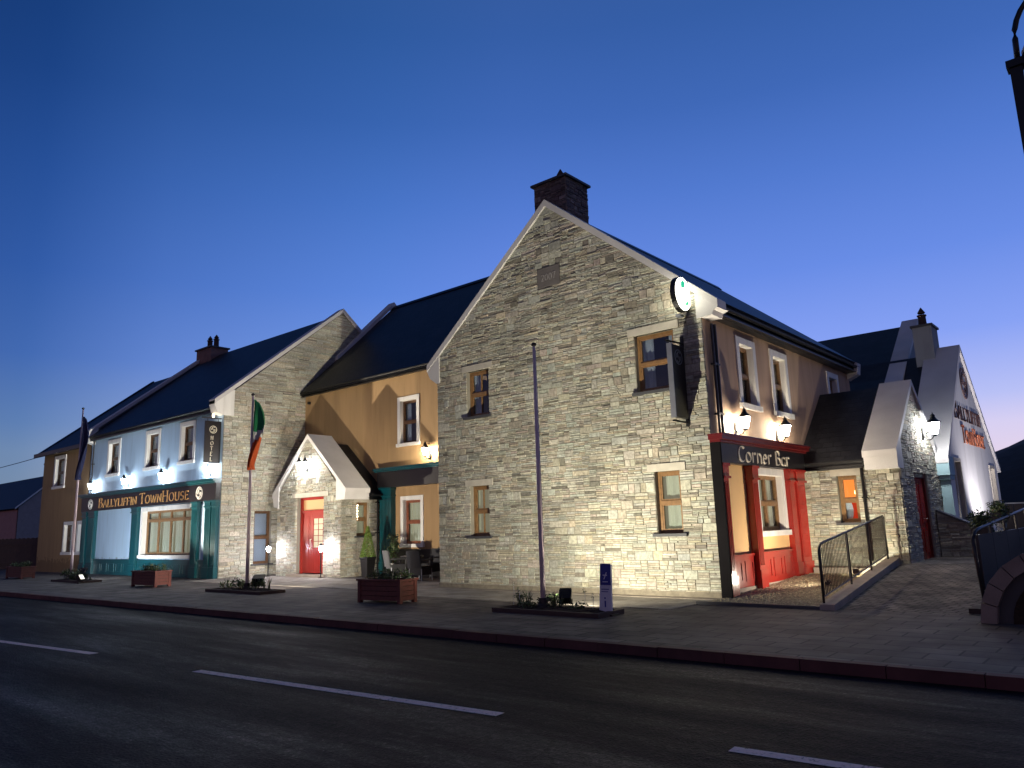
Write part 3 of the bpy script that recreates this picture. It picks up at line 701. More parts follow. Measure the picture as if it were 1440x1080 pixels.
# bar front: black end, pilasters, fascia, stall risers
bar = []
part(MB().fb(SM, -.01, 4.80, 2.77, 3.20, 0, .20), 'fascia_board', 'fascia_paint', cb, bevel=.006)
cm = MB().fb(SM, -.10, 4.88, 3.20, 3.25, 0, .25).fb(SM, -.16, 4.92, 3.25, 3.33, 0, .32).fb(SM, -.18, 4.94, 3.33, 3.37, 0, .35); part(cm, 'cornice', 'dark_red_paint', cb, bevel=.006)
part(MB().fb(SM, -.02, 4.86, 3.371, 3.385, 0, .33), 'lead_flashing', 'galvanised', cb)
lt = MB(); letters(lt, SM, .80, 2.83, .33, 'Corner Bar', .201, .218, nib=.17, sx=1.50, caps=None, serif=False, gap=.06); part(lt, 'sign_lettering', 'pale_gold', cb)
def pilaster(parent, f, u0, u1, z0, z1, n, mat, flutes=True, cap=.32, plinth=.42, nm='pilaster', nn=0):
    p = MB(); w = u1-u0
    p.fb(f, u0, u1, z0, z0+plinth, nn, n+.03); p.fb(f, u0+.03, u1-.03, z0+plinth, z1-cap, nn, n)
    if flutes:
        k = max(2, int(w/.09)); st = (w-.14)/k
        for i in range(k): p.fb(f, u0+.07+st*i+st*.22, u0+.07+st*(i+.78), z0+plinth+.1, z1-cap-.08, n, n+.014)
    p.fb(f, u0-.0, u1+.0, z1-cap, z1-cap+.05, nn, n+.05); p.fb(f, u0+.02, u1-.02, z1-cap+.05, z1-.06, nn, n+.02); p.fb(f, u0-.01, u1+.01, z1-.06, z1, nn, n+.045)
    return part(p, nm, mat, parent, bevel=.005)
pilaster(cb, SM, .015, .34, .02, 2.768, .17, 'red_paint')
pilaster(cb, SM, 1.50, 1.86, .06, 2.768, .17, 'red_paint')
pilaster(cb, SM, 3.78, 4.16, .1, 2.768, .14, 'red_paint', flutes=False); pilaster(cb, SM, 4.16, 4.78, .1, 2.768, .17, 'red_paint')
part(MB().box(-.025, .20, -.045, .013, .02, 3.2), 'end_board', 'black_matt', cb)
part(MB().fb(FM, -8.3, -.03, -.02, .13, 0, .04), 'base_course', 'base_stone', cb)
sr = MB()
for a0, a1 in ((.345, 1.495), (1.865, 3.775)):
    sr.fb(SM, a0, a1, .16, .80, 0, .06); sr.fb(SM, a0, a1, .80, .85, 0, .09)
    k = 3 if a1-a0 > 1.5 else 2; w = (a1-a0)/k
    for i in range(k):
        p0, p1 = a0+w*i+.08, a0+w*(i+1)-.08
        sr.fb(SM, p0, p1, .28, .31, .06, .075); sr.fb(SM, p0, p1, .67, .70, .06, .075); sr.fb(SM, p0, p0+.03, .31, .67, .06, .075); sr.fb(SM, p1-.03, p1, .31, .67, .06, .075)
part(sr, 'stall_riser', 'red_paint', cb, bevel=.004)
part(MB().fb(SM, .3, 4.8, -.05, .158, 0, .075), 'plinth', 'concrete', cb)

# ================= middle ochre block ======================
YO = 3.7; FO = F('front', YO)
ob = thing('ochre_building', 'tan rendered middle block set back between the two stone gables, steep slate roof', 'building', (-13, 8, 0))
OW = (-14.15, -13.25, 4.72, 6.32); OL = (-14.0, -13.08, 1.08, 2.64)
part(flat_wall(FO, [(-20.3, -.05), (-8.28, -.05), (-8.28, 7.6), (-20.3, 7.6)], [OW, OL]), 'front_wall', 'render_ochre', ob)
window(ob, FO, *OW, surround='white_paint', sw=.15, frame='dark_wood', fill='dark')
window(ob, FO, *OL, surround='white_paint', sw=.15, frame='red_wood', fill='lit')
rf = slab([(-20.18, YO-.32, 7.46), (-8.2, YO-.32, 7.46), (-8.2, 8.5, 12.22), (-20.18, 8.5, 12.22)], .12)
slab([(-8.2, 13.6, 7.46), (-20.18, 13.6, 7.46), (-20.18, 8.5, 12.22), (-8.2, 8.5, 12.22)], .12, rf)
ro = part(rf, 'roof', 'slate', ob)
part(MB().prism(F('side', -20.18), [(8.36, 12.14), (8.64, 12.14), (8.5, 12.30)], 0, 12), 'ridge_tiles', 'metal_black', ro)
part(MB().prism(F('side', -8.28), [(YO, 0), (13.3, 0), (13.3, 7.5), (8.5, 12.1), (YO, 7.6)], -.1, 0), 'gable_wall', 'render_ochre', ob)
part(MB().prism(F('side', -20.2), [(YO+.3, 5), (13.3, 5), (13.3, 7.5), (8.5, 12.1), (YO+.3, 7.6)], -.1, 0), 'far_gable_wall', 'render_grey', ob)
part(MB().box(-20.1, -8.4, 13.2, 13.3, 0, 7.5), 'rear_wall', 'render_ochre', ob)
cp = MB(); FS = F('side', -20.3)
coping_seg(cp, FS, (5.2, 9.10), (8.5, 12.30), .15, -.22, .22); coping_seg(cp, FS, (13.8, 7.3), (8.5, 12.30), .15, -.22, .22)
part(cp, 'verge_coping', 'coping_paint', ob)
gutter(ob, FO, -20.2, -8.3, 7.44, .2); part(MB().box(-20.2, -8.3, YO-.33, YO, 7.33, 7.36), 'soffit', 'metal_black', ob)
part(MB().fb(FO, -20.0, -19.9, 6.95, 7.05, 0, .1), 'wall_vent', 'metal_black', ob)
# teal shop front on ochre block
part(MB().fb(FO, -15.2, -8.35, 3.14, 3.72, 0, .26), 'fascia_board', 'fascia_paint', ob, bevel=.006)
part(MB().fb(FO, -15.3, -8.33, 3.72, 3.78, 0, .32).fb(FO, -15.3, -8.33, 3.78, 3.86, 0, .40), 'cornice', 'teal_paint', ob, bevel=.008)
pilaster(ob, FO, -15.12, -14.42, 0.02, 3.138, .22, 'teal_paint'); pilaster(ob, FO, -9.2, -8.6, 0.02, 3.138, .22, 'teal_paint')
part(MB().fb(FO, -14.41, -9.21, -.02, .86, 0, .08).fb(FO, -14.41, -9.21, .86, .9, 0, .11), 'stall_riser', 'black_paint', ob)

# ================= entrance porch ======================
YP = 1.87; FP = F('front', YP); XP0, XP1 = -19.32, -15.27
pb = thing('entrance_porch', 'small gabled stone porch with white coping and a red door', 'porch', (-17.3, 2.8, 0))
D = (-17.98, -16.30, .10, 2.90)
ppoly = [(XP0, -.05), (XP1, -.05), (XP1, 3.05), (-17.33, 5.12), (XP0, 3.05)]
part(flat_wall(FP, ppoly, [D], depth=.3), 'stone_wall', 'mortar', pb)
part(stones(FP, ppoly, [D, (-18.35, -16.0, 2.9, 3.08)], 21, (.14, .2), (.16, .42)), 'ledgestone_facing', 'stone', pb)
lintel(pb, FP, D[0], D[1], 2.9, .17, .3)
FPs = F('side', XP1); PW = (2.55, 3.12, 1.42, 2.62)
sp = [(YP+.003, -.05), (YO, -.05), (YO, 3.05), (YP+.003, 3.05)]
part(flat_wall(FPs, sp, [PW], depth=.25), 'side_wall', 'mortar', pb)
part(stones(FPs, sp, [PW, (2.4, 3.3, 2.62, 2.78)], 22, (.14, .2), (.16, .42)), 'side_facing', 'stone', pb)
lintel(pb, FPs, PW[0], PW[1], PW[3], .16, .14)
pw = window(pb, FPs, *PW, fill='lit', sill='slate_sill', frame='wood_frame')
part(MB().box(XP0, XP0+.1, YP+.1, YO, 0, 3.0), 'left_wall', 'mortar', pb)
# warm globe string inside the porch window
gl = MB()
for k in range(6): gl.lathe(XP1-.13, 2.68+.015*(k % 2), [(.01, 1.98+k*.1), (.03, 2.0+k*.1), (.03, 2.03+k*.1), (.01, 2.05+k*.1)], 8)
part(gl, 'light_string', 'rope_bulb', pw)
# coping: broad white capping
cp = MB()
coping_seg(cp, FP, (XP1+.32, 2.96), (-17.33, 5.12), .12, -1.05, .06); coping_seg(cp, FP, (XP0-.32, 2.96), (-17.33, 5.12), .12, -1.05, .06)
part(cp, 'verge_coping', 'coping_paint', pb, bevel=.008)
part(MB().prism(FP, [(XP1-.25, 2.72), (XP1+.26, 2.72), (XP1+.30, 3.03), (XP1-.25, 3.55)], -1.03, .052), 'kneeler_stone', 'coping_paint', pb)
part(MB().prism(FP, [(XP0+.12, 2.55), (XP0-.20, 2.62), (XP0-.30, 3.03), (XP0+.12, 3.42)], -1.03, .052), 'kneeler_stone', 'coping_paint', pb)
rf = slab([(XP1+.3, YP+1.06, 2.92), (XP1+.3, YO, 2.92), (-17.33, YO, 4.98), (-17.33, YP+1.06, 4.98)], .1)
slab([(XP0-.3, YO, 2.92), (XP0-.3, YP+1.06, 2.92), (-17.33, YP+1.06, 4.98), (-17.33, YO, 4.98)], .1, rf)
part(rf, 'roof', 'slate', pb); gutter(pb, F('side', XP1), YP+1.08, YO-.02, 2.9, .25)
part(MB().box(XP1, XP1+.3, YP+1.06, YO-.01, 2.76, 2.79), 'soffit', 'metal_black', pb)
downpipe(pb, F('side', XP1), YO-.25, 0, 2.8, .09)
# door
FD = F('front', YP+.24)
fr = MB().fb(FD, D[0], D[0]+.1, .1, 2.9, 0, .1).fb(FD, D[1]-.1, D[1], .1, 2.9, 0, .1).fb(FD, D[0]+.1, D[1]-.1, 2.8, 2.9, 0, .1).fb(FD, D[0]+.1, D[1]-.1, 2.32, 2.42, 0, .1)
dr = part(fr, 'door_frame', 'red_paint', pb)
part(MB().fb(FD, D[0]+.1, D[1]-.1, 2.42, 2.8, .01, .02), 'fanlight', 'fanlight_lit', dr)
dl = MB(); a, b_ = D[0]+.1, D[1]-.1
mid = a+.50
dl.fb(FD, a, mid-.01, .12, 2.32, .02, .06)
for z0_, z1_ in ((.3, 1.0), (1.15, 2.2)): dl.fb(FD, a+.08, mid-.09, z0_, z1_, .06, .072)
dl.fb(FD, mid, b_, .12, 1.05, .02, .06); dl.fb(FD, mid, mid+.2, 1.05, 2.32, .02, .06); dl.fb(FD, b_-.2, b_, 1.05, 2.32, .02, .06); dl.fb(FD, mid+.2, b_-.2, 2.1, 2.32, .02, .06)
for k in range(6): dl.fb(FD, mid+.06+k*.15, mid+.1+k*.15, .2, .95, .06, .07)
d1 = part(dl, 'door_leaf', 'red_paint', pb, bevel=.004)
part(MB().fb(FD, mid+.2, b_-.2, 1.05, 2.1, .03, .04), 'door_pane', 'blind_lit', d1)
gb = MB()
for k in range(1, 5): gb.fb(FD, mid+.2, b_-.2, 1.05+k*.21, 1.07+k*.21, .04, .055)
gb.fb(FD, (mid+b_)/2-.01, (mid+b_)/2+.01, 1.05, 2.1, .04, .052); part(gb, 'glazing_bars', 'red_paint', d1)
part(MB().tube([FD.P(mid+.08, 1.0, .06), FD.P(mid+.08, 1.0, .11), FD.P(mid+.08, 1.35, .11), FD.P(mid+.08, 1.35, .06)], .012, 6), 'door_handle', 'pale_gold', d1)
part(MB().fb(FP, D[0]-.2, D[1]+.2, 0, .10, -.3, .32), 'doorstep', 'concrete', pb, bevel=.01)

# ================= blue town house ======================
bb = thing('blue_townhouse', 'pale blue rendered town house with teal shop front, dark slate roof and stone gable end', 'building', (-26, 5, 0))
XB0, XB1 = -33.0, -20.3
BW = [(-30.85, -29.75, 4.60, 6.05), (-26.80, -25.72, 4.62, 6.08), (-23.62, -22.62, 4.64, 6.10)]; BG = (-26.85, -22.42, .86, 2.72)
part(flat_wall(FM, [(XB0, -.1), (XB1+.02, -.1), (XB1+.02, 6.6), (XB0, 6.6)], BW+[BG]), 'front_wall', 'render_blue', bb)
for o in BW: window(bb, FM, *o, fill='dark', surround='white_paint', sw=.17, frame='dark_wood')
window(bb, FM, *BG, fill='lit', surround='white_paint', sw=.17, frame='wood_frame', cols=4, transom=.78, depth=.2)
# stone gable
FG = F('side', XB1)
gp = [(0.02, -.05), (11.18, -.05), (11.18, 6.9), (5.6, 11.42), (0.02, 6.9)]
MWn = (1.45, 2.20, .45, 2.5)
vis = [(0.02, -.05), (3.72, -.05), (5.6, 7.5), (5.6, 11.42), (0.02, 6.9)]
part(flat_wall(FG, gp, [MWn]), 'stone_wall', 'mortar', bb)
sp2 = [(0.02, -.05), (3.72, -.05), (3.72, 6.9), (0.02, 6.9)]
part(stones(FG, sp2, [MWn], 31, (.15, .24), (.2, .55), grow=1.0), 'ledgestone_facing', 'stone', bb)
part(stones(FG, [(0.02, 6.9), (11.18, 6.9), (5.6, 11.42)], [], 32, (.16, .24), (.3, .6), grow=1.2), 'gable_facing', 'stone', bb)
window(bb, FG, *MWn, fill='blind', frame='dark_wood', sill='slate_sill')
part(MB().box(XB0, XB1-.3, 11.1, 11.18, 0, 6.6).box(XB0-.0, XB0+.05, 0.1, 11.1, 0, 6.6), 'rear_wall', 'render_blue', bb)
rf = slab([(XB0+.2, -.34, 6.52), (XB1-.33, -.34, 6.52), (XB1-.33, 5.6, 11.38), (XB0+.2, 5.6, 11.38)], .1)
slab([(XB1-.33, 11.5, 6.52), (XB0+.2, 11.5, 6.52), (XB0+.2, 5.6, 11.38), (XB1-.33, 5.6, 11.38)], .1, rf)
part(rf, 'roof', 'slate', bb)
cp = MB()
coping_seg(cp, FG, (-.42, 6.62), (5.6, 11.45), .14, -.38, .07); coping_seg(cp, FG, (11.6, 6.62), (5.6, 11.45), .14, -.38, .07)
cpl = MB(); FGl = F('side', XB0)
coping_seg(cpl, FGl, (-.42, 6.62), (5.6, 11.45), .14, -.07, .40); coping_seg(cpl, FGl, (11.6, 6.62), (5.6, 11.45), .14, -.07, .40)
part(cp, 'verge_coping', 'coping_paint', bb); part(cpl, 'verge_coping', 'coping_paint', bb)
part(MB().prism(FG, [(0.02, 6.2), (-.32, 6.3), (-.42, 6.62), (-.42, 6.74), (.4, 7.25), (.4, 6.2)], -.38, .065), 'kneeler_stone', 'white_paint', bb)
kn = MB().prism(FGl, [(0.0, 6.2), (-.32, 6.3), (-.42, 6.62), (-.42, 6.74), (.1, 7.1), (.1, 6.2)], -.06, .38)
part(kn, 'kneeler_stone', 'white_paint', bb, bevel=.01)
part(MB().prism(FGl, [(0, -.1), (11.1, -.1), (11.1, 6.9), (5.6, 11.4), (0, 6.9)], -.05, .05), 'far_gable_wall', 'render_grey', bb)
gutter(bb, FM, XB0+.4, XB1-.4, 6.52, .20); part(MB().box(XB0+.4, XB1-.4, -.22, 0, 6.38, 6.41), 'soffit', 'metal_black', bb)
downpipe(bb, FM, XB0+.42, 3.7, 6.4, .07, 'metal_dark', .03)
c2 = MB().box(-32.95, -31.35, 5.1, 6.1, 10.6, 11.75); 
cho = part(c2, 'chimney', 'chimney_brick', bb); part(MB().box(-33.03, -31.27, 5.02, 6.18, 11.75, 11.83), 'chimney_cap', 'slate_sill', cho)
pot(cho, -32.45, 5.6, 11.83, .55, .17); pot(cho, -31.75, 5.6, 11.83, .5, .17)
# teal shop front
part(MB().fb(FM, XB0-.25, XB1-.0, 2.93, 3.58, 0, .20), 'fascia_board', 'fascia_paint', bb, bevel=.006)
part(MB().fb(FM, XB0-.3, XB1+.02, 3.58, 3.64, 0, .27).fb(FM, XB0-.34, XB1+.05, 3.64, 3.74, 0, .36), 'cornice', 'teal_paint', bb, bevel=.008)
part(MB().fb(FM, XB0-.32, XB1+.04, 3.742, 3.757, 0, .34), 'lead_flashing', 'galvanised', bb)
for u0, u1 in ((XB0-.22, XB0+.35), (XB0+.55, XB0+1.30), (-27.7, -27.08), (-22.25, -21.72), (-21.2, -20.72), (-20.68, -20.3)):
    pilaster(bb, FM, u0, u1, 0.0, 2.928, .15, 'teal_paint', cap=.25)
sr = MB()
for a0, a1 in ((XB0+1.31, -27.71), (-27.07, -22.26), (-21.71, -21.21)):
    sr.fb(FM, a0, a1, 0, .62, 0, .06); sr.fb(FM, a0, a1, .62, .68, 0, .10)
    k = max(1, round((a1-a0)/.8)); w = (a1-a0)/k
    for i in range(k):
        p0, p1 = a0+w*i+.1, a0+w*(i+1)-.1
        sr.fb(FM, p0, p1, .12, .15, .06, .078); sr.fb(FM, p0, p1, .47, .50, .06, .078); sr.fb(FM, p0, p0+.03, .15, .47, .06, .078); sr.fb(FM, p1-.03, p1, .15, .47, .06, .078)
part(sr, 'stall_riser', 'teal_paint', bb, bevel=.004)
lt = MB(); SX = 1.72
xe = letters(lt, FM, -31.2, 3.05, .44, 'BALLYLIFFIN', .201, .222, nib=.15, caps=('B',), sx=SX)
letters(lt, FM, xe+.22, 3.05, .44, 'T', .201, .222, nib=.15, sx=SX)
xe2 = letters(lt, FM, xe+.22+.44*.74*SX, 3.05, .44, 'OWN', .201, .222, nib=.15, caps=(), sx=SX)
letters(lt, FM, xe2, 3.05, .44, 'H', .201, .222, nib=.15, sx=SX); letters(lt, FM, xe2+.44*.80*SX, 3.05, .44, 'OUSE', .201, .222, nib=.15, caps=(), sx=SX)
part(lt, 'sign_lettering', 'gold', bb)
em = MB(); emblem(em, FM, -32.15, 3.25, .25, .201, .222); emblem(em, FM, -21.55, 3.25, .25, .201, .222); part(em, 'sign_emblem', 'white_paint', bb)

# ================= far ochre wing ======================
wb = thing('far_ochre_building', 'dim brown rendered house at the left end of the row, beyond the blue one', 'building', (-36, 5, 0))
XW = -39.4; FWn = [(-37.6, -36.35, 4.4, 5.85), (-35.65, -34.7, 1.0, 2.35), (-33.9, -33.35, 1.0, 2.35)]
FWf = F('front', -.02)
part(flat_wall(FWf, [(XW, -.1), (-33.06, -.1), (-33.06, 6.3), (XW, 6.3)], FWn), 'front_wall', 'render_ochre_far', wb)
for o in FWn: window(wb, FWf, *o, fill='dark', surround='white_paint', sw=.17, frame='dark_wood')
rf = slab([(XW-.12, -.4, 6.22), (-33.08, -.4, 6.22), (-33.08, 5.6, 11.0), (XW-.12, 5.6, 11.0)], .1)
slab([(-33.08, 11.4, 6.22), (XW-.12, 11.4, 6.22), (XW-.12, 5.6, 11.0), (-33.08, 5.6, 11.0)], .1, rf); part(rf, 'roof', 'slate', wb)
part(MB().prism(F('side', XW), [(0, -.1), (11.1, -.1), (11.1, 6.4), (5.6, 10.9), (0, 6.4)], .0, .1), 'gable_wall', 'render_ochre_far', wb)
part(MB().box(XW-.14, -33.1, -.52, -.38, 6.06, 6.25), 'gutter', 'metal_black', wb)
part(MB().box(-33.14, -33.08, -.06, 11, 6.3, 6.31).box(XW+.1, -33.1, 11.0, 11.1, 0, 6.3), 'rear_wall', 'render_ochre_far', wb)
cw = MB(); coping_seg(cw, F('side', XW), (-.42, 6.12), (5.6, 10.95), .1, -.12, .2); part(cw, 'verge_coping', 'metal_black', wb)

# ================= stone annex on the right ======================
YA = 5.1; FA = F('front', YA); XA = 2.34
an = thing('stone_annex', 'low stone annex with orange lit window and wide white coping, right of the bar', 'building', (1.2, 7, 0))
AW = (.86, 1.33, 1.42, 2.58)
ap = [(0.0, -.05), (XA, -.05), (XA, 3.05), (0.0, 3.05)]
part(flat_wall(FA, ap, [AW]), 'stone_wall', 'mortar', an)
part(stones(FA, ap, [AW, (.72, 1.47, 2.58, 2.86)], 41, (.13, .19), (.12, .34)), 'ledgestone_facing', 'stone', an)
lintel(an, FA, AW[0], AW[1], 2.58, .28, .14)
window(an, FA, *AW, fill='orange', sill='slate_sill', frame='wood_frame', transom=.48)
FAs = F('side', XA); YE = 9.25; YR = 7.17
AD = (6.35, 7.70, .42, 2.62)
agp = [(YA+.003, -.05), (YE, -.05), (YE, 3.05), (YR, 4.92), (YA+.003, 3.05)]
part(flat_wall(FAs, agp, [AD], depth=.35), 'gable_wall', 'mortar', an)
part(stones(FAs, agp, [AD], 42, (.13, .19), (.16, .42)), 'gable_facing', 'stone', an)
ddo = part(MB().fb(FAs, AD[0], AD[0]+.09, .42, 2.62, -.16, -.04).fb(FAs, AD[1]-.09, AD[1], .42, 2.62, -.16, -.04).fb(FAs, AD[0]+.09, AD[1]-.09, 2.5, 2.62, -.16, -.04), 'door_frame', 'dark_red_paint', an)
dd = MB().fb(FAs, AD[0]+.09, AD[1]-.09, .44, 2.5, -.14, -.09)
for k in range(2):
    for z0_, z1_ in ((.6, 1.2), (1.35, 2.35)): dd.fb(FAs, AD[0]+.2+k*.56, AD[0]+.6+k*.56, z0_, z1_, -.09, -.075)
dleaf = part(dd, 'door_leaf', 'red_paint', an, bevel=.004)
part(MB().tube([FAs.P(7.45, 1.45, -.09), FAs.P(7.45, 1.45, -.04), FAs.P(7.33, 1.45, -.04)], .012, 6), 'door_handle', 'pale_gold', dleaf)
rf = slab([(0.0, YA-.28, 2.92), (XA-.74, YA-.28, 2.92), (XA-.74, YR, 5.02), (0.0, YR, 5.02)], .1)
slab([(XA-.74, YE+.2, 2.92), (-3.0, YE+.2, 2.92), (-3.0, YR, 5.02), (XA-.74, YR, 5.02)], .1, rf); part(rf, 'roof', 'slate', an)
gutter(an, FA, 0.0, XA-.76, 2.93, .16); part(MB().box(0.0, XA-.75, YA-.2, YA, 2.78, 2.81), 'soffit', 'metal_black', an)
downpipe(an, FA, 1.50, .5, 2.85, .09)
cp = MB(); coping_seg(cp, FAs, (YA-.30, 2.98), (YR, 4.96), .12, -.73, .06); coping_seg(cp, FAs, (YE+.30, 2.98), (YR, 4.96), .12, -.73, .06); part(cp, 'verge_coping', 'coping_paint', an, bevel=.008)
part(MB().prism(FAs, [(YA-.26, 2.68), (YA+.25, 2.68), (YA+.25, 3.45), (YA-.28, 3.0)], -.71, .05), 'kneeler_stone', 'coping_paint', an)
kn = MB().prism(FAs, [(YE+.26, 2.68), (YE-.25, 2.68), (YE-.25, 3.45), (YE+.28, 3.0)], -.71, .05); part(kn, 'kneeler_stone', 'coping_paint', an)
part(MB().box(-3, XA-.1, YE-.1, YE, 0, 3.0), 'rear_wall', 'mortar', an)

# ================= white gabled building ======================
XG = 2.62; FW = F('side', XG); YC, YT, YZ = 9.27, 13.1, 17.3
wg = thing('white_gable_building', 'white rendered building with a brown lettered gable lit from the ground, at the right end', 'building', (0, 13, 0))
WW = [(9.95, 10.75, 1.0, 3.05), (15.75, 16.5, 1.0, 3.05)]
gp = [(YC, 0), (YZ, 0), (YZ, 3.12), (YT, 6.78), (YC, 3.12)]
part(flat_wall(FW, gp, WW), 'gable_wall', 'render_white', wg)
for o in WW: window(wg, FW, *o, fill='dark', surround='lintel_stone', sw=.1, frame='dark_wood')
part(MB().box(1.2, XG-.003, YC, YC+.1, 0, 3.1), 'street_wall', 'render_teal', wg)
part(MB().box(-9, XG-.1, YZ-.1, YZ, 0, 3.1).box(-9, -8.9, YC, YZ, 0, 3.1), 'rear_wall', 'render_white', wg)
cp = MB(); coping_seg(cp, FW, (YC-.3, 2.95), (YT, 6.80), .14, -.95, .07); coping_seg(cp, FW, (YZ+.3, 2.95), (YT, 6.80), .14, -.95, .07); part(cp, 'verge_coping', 'coping_paint', wg, bevel=.008)
part(MB().box(XG-.92, XG+.055, YC-.28, YC+.4, 2.62, 3.14).box(XG-.85, XG+.03, YC-.16, YC+.4, 2.50, 2.62), 'kneeler_stone', 'render_teal', wg)  # kneeler is white paint; blue sky light is put into its teal colour
rf = slab([(-9, YC-.3, 2.9), (XG-.96, YC-.3, 2.9), (XG-.96, YT, 6.78), (-9, YT, 6.78)], .1)
slab([(XG-.96, YZ+.3, 2.9), (-9, YZ+.3, 2.9), (-9, YT, 6.78), (XG-.96, YT, 6.78)], .1, rf); part(rf, 'roof', 'slate', wg)
cc = part(MB().box(1.45, 2.02, 12.65, 13.55, 6.2, 7.70), 'chimney', 'render_grey', wg); part(MB().box(1.40, 2.07, 12.59, 13.61, 7.70, 7.77), 'chimney_cap', 'slate_sill', cc); pot(cc, 1.70, 13.1, 7.77, .42, .15)
lt = MB(); letters(lt, FW, 11.0, 4.42, .54, 'BALLYLIFFIN', .001, .03, nib=.14, caps=('B',), sx=1.42)
part(lt, 'sign_lettering', 'brown_letter', wg)
lt = MB(); xq = letters(lt, FW, 11.75, 3.70, .54, 'T', .001, .03, nib=.14, sx=1.15); xq = letters(lt, FW, xq, 3.70, .54, 'OWNHOUSE', .001, .03, nib=.14, caps=('H',), sx=1.15); part(lt, 'lower_sign_lettering', 'orange_letter', wg)
em = MB(); emblem(em, FW, 13.2, 5.72, .52, .001, .03); part(em, 'sign_emblem', 'brown_letter', wg)

# ================= taller rear building ======================
rb = thing('rear_building', 'tall dark roofed building rising behind the white gable', 'building', (-5, 18, 0))
rf = slab([(-12, 10.4, 4.6), (.7, 10.4, 4.6), (.7, 15.5, 8.46), (-12, 15.5, 8.46)], .1); slab([(.7, 20.5, 4.6), (-12, 20.5, 4.6), (-12, 15.5, 8.46), (.7, 15.5, 8.46)], .1, rf); part(rf, 'roof', 'slate', rb)
part(MB().prism(F('side', 1.05), [(10.9, 0), (20.2, 0), (20.2, 4.7), (15.5, 8.42), (10.9, 4.7)], -.15, 0), 'gable_wall', 'render_grey', rb)
cp = MB(); FR = F('side', 1.05); coping_seg(cp, FR, (10.2, 4.3), (15.5, 8.5), .13, -.5, .05); coping_seg(cp, FR, (20.8, 4.3), (15.5, 8.5), .13, -.5, .05); part(cp, 'verge_coping', 'coping_paint', rb)
part(MB().box(-12, .9, 10.9, 11, 0, 4.7).box(-12, .9, 20.1, 20.2, 0, 4.7).box(-12, -11.9, 11, 20.1, 0, 4.7), 'walls', 'render_grey', rb)

# low stone wall by the side door
lw = thing('low_stone_wall', 'low rubble wall sloping down to the right beside the side door', 'wall', (2.8, 8.2, 0))
FL = F('front', 8.15); lp = [(XA+.04, .3), (3.45, .3), (3.45, 1.08), (XA+.04, 1.62)]
part(MB().prism(FL, lp, -.32, -.001), 'wall_core', 'mortar', lw); part(stones(FL, lp, [], 51, (.14, .2), (.2, .45), dark=.8), 'stone_facing', 'stone', lw)
part(MB().prism(FL, [(XA+.04, 1.62), (3.48, 1.08), (3.48, 1.14), (XA+.04, 1.68)], -.36, .05), 'wall_coping', 'slate_sill', lw)
F2 = F('side', 3.45); part(MB().prism(F2, [(8.15, .2), (20, .2), (20, .95), (8.15, 1.05)], -.3, 0), 'return_wall', 'stone_plain' if 'stone_plain' in MATS else 'mortar', lw)
# ================= ground ======================
def yk(x): return -5.86+.021*x
g = MB(); xs = [-60, -40, -20, -10, -4, 0, 1, 1.5]+[1.75+.075*i for i in range(7)]+[2.5, 3, 4, 5, 6, 8, 12, 20, 40]; ys = [-6.35, -4, -2, -.9, 0, 1, 2, 3, 4, 5.0, 6, 8, 12, 20, 40]
for i in range(len(xs)-1):
    for j in range(len(ys)-1):
        q = [(xs[i], ys[j]), (xs[i+1], ys[j]), (xs[i+1], ys[j+1]), (xs[i], ys[j+1])]
        if j == 0: q[0] = (xs[i], yk(xs[i])); q[1] = (xs[i+1], yk(xs[i+1]))
        g.face([(x, y, ground_z(x, y)) for x, y in q], q)
ga, gb2 = MB(), MB()
for k, f_ in enumerate(g.f):
    cx = sum(g.v[i][0] for i in f_)/4; cy = sum(g.v[i][1] for i in f_)/4
    (gb2 if cx > 1.7 and cy > -.95 else ga).face([g.v[i] for i in f_], g.uv[k])
tag(part(ga, 'pavement', 'pavement', None), kind='structure'); tag(part(gb2, 'paved_ramp', 'paving', None), kind='structure')
tag(part(MB().face([(-3000, -4.2, -.14), (-3000, -1500, -.14), (3000, -1500, -.14), (3000, -4.2, -.14)]).face([(-3000, 3000, -.06), (-3000, -4.2, -.06), (3000, -4.2, -.06), (3000, 3000, -.06)]), 'ground', 'field', None), kind='structure')
tag(part(MB().face([(-120, -13.4, -.12), (120, -13.4, -.12), (120, yk(120)-.02, -.12), (-120, yk(-120)-.02, -.12)]), 'road', 'asphalt', None), kind='structure')
kb = MB(); rk_ = random.Random(4); x_ = -60.0
while x_ < 40:
    xe_ = x_+.91; dz = rk_.uniform(-.004, .004); dy = rk_.uniform(-.006, .006); P4 = [(x_+.005, yk(x_)-.13+dy), (xe_-.005, yk(xe_)-.13+dy), (xe_-.005, yk(xe_)+.002), (x_+.005, yk(x_)+.002)]
    kb.face([(p[0], p[1], .006+dz) for p in P4]); kb.face([(P4[0][0], P4[0][1]-.012, -.2), (P4[1][0], P4[1][1]-.012, -.2), (P4[1][0], P4[1][1], .006+dz), (P4[0][0], P4[0][1], .006+dz)])
    for a_, b_ in ((1, 2), (3, 0)): kb.face([(P4[a_][0], P4[a_][1], -.2), (P4[b_][0], P4[b_][1], -.2), (P4[b_][0], P4[b_][1], .006+dz), (P4[a_][0], P4[a_][1], .006+dz)])
    x_ = xe_
tag(part(kb, 'kerb', 'kerb', None), kind='structure')
tag(part(MB().box(-60, 40, -13.55, -13.4, -.3, .0).box(-60, 40, -17.5, -13.55, -.3, -.002), 'near_pavement', 'pavement', None), kind='structure')
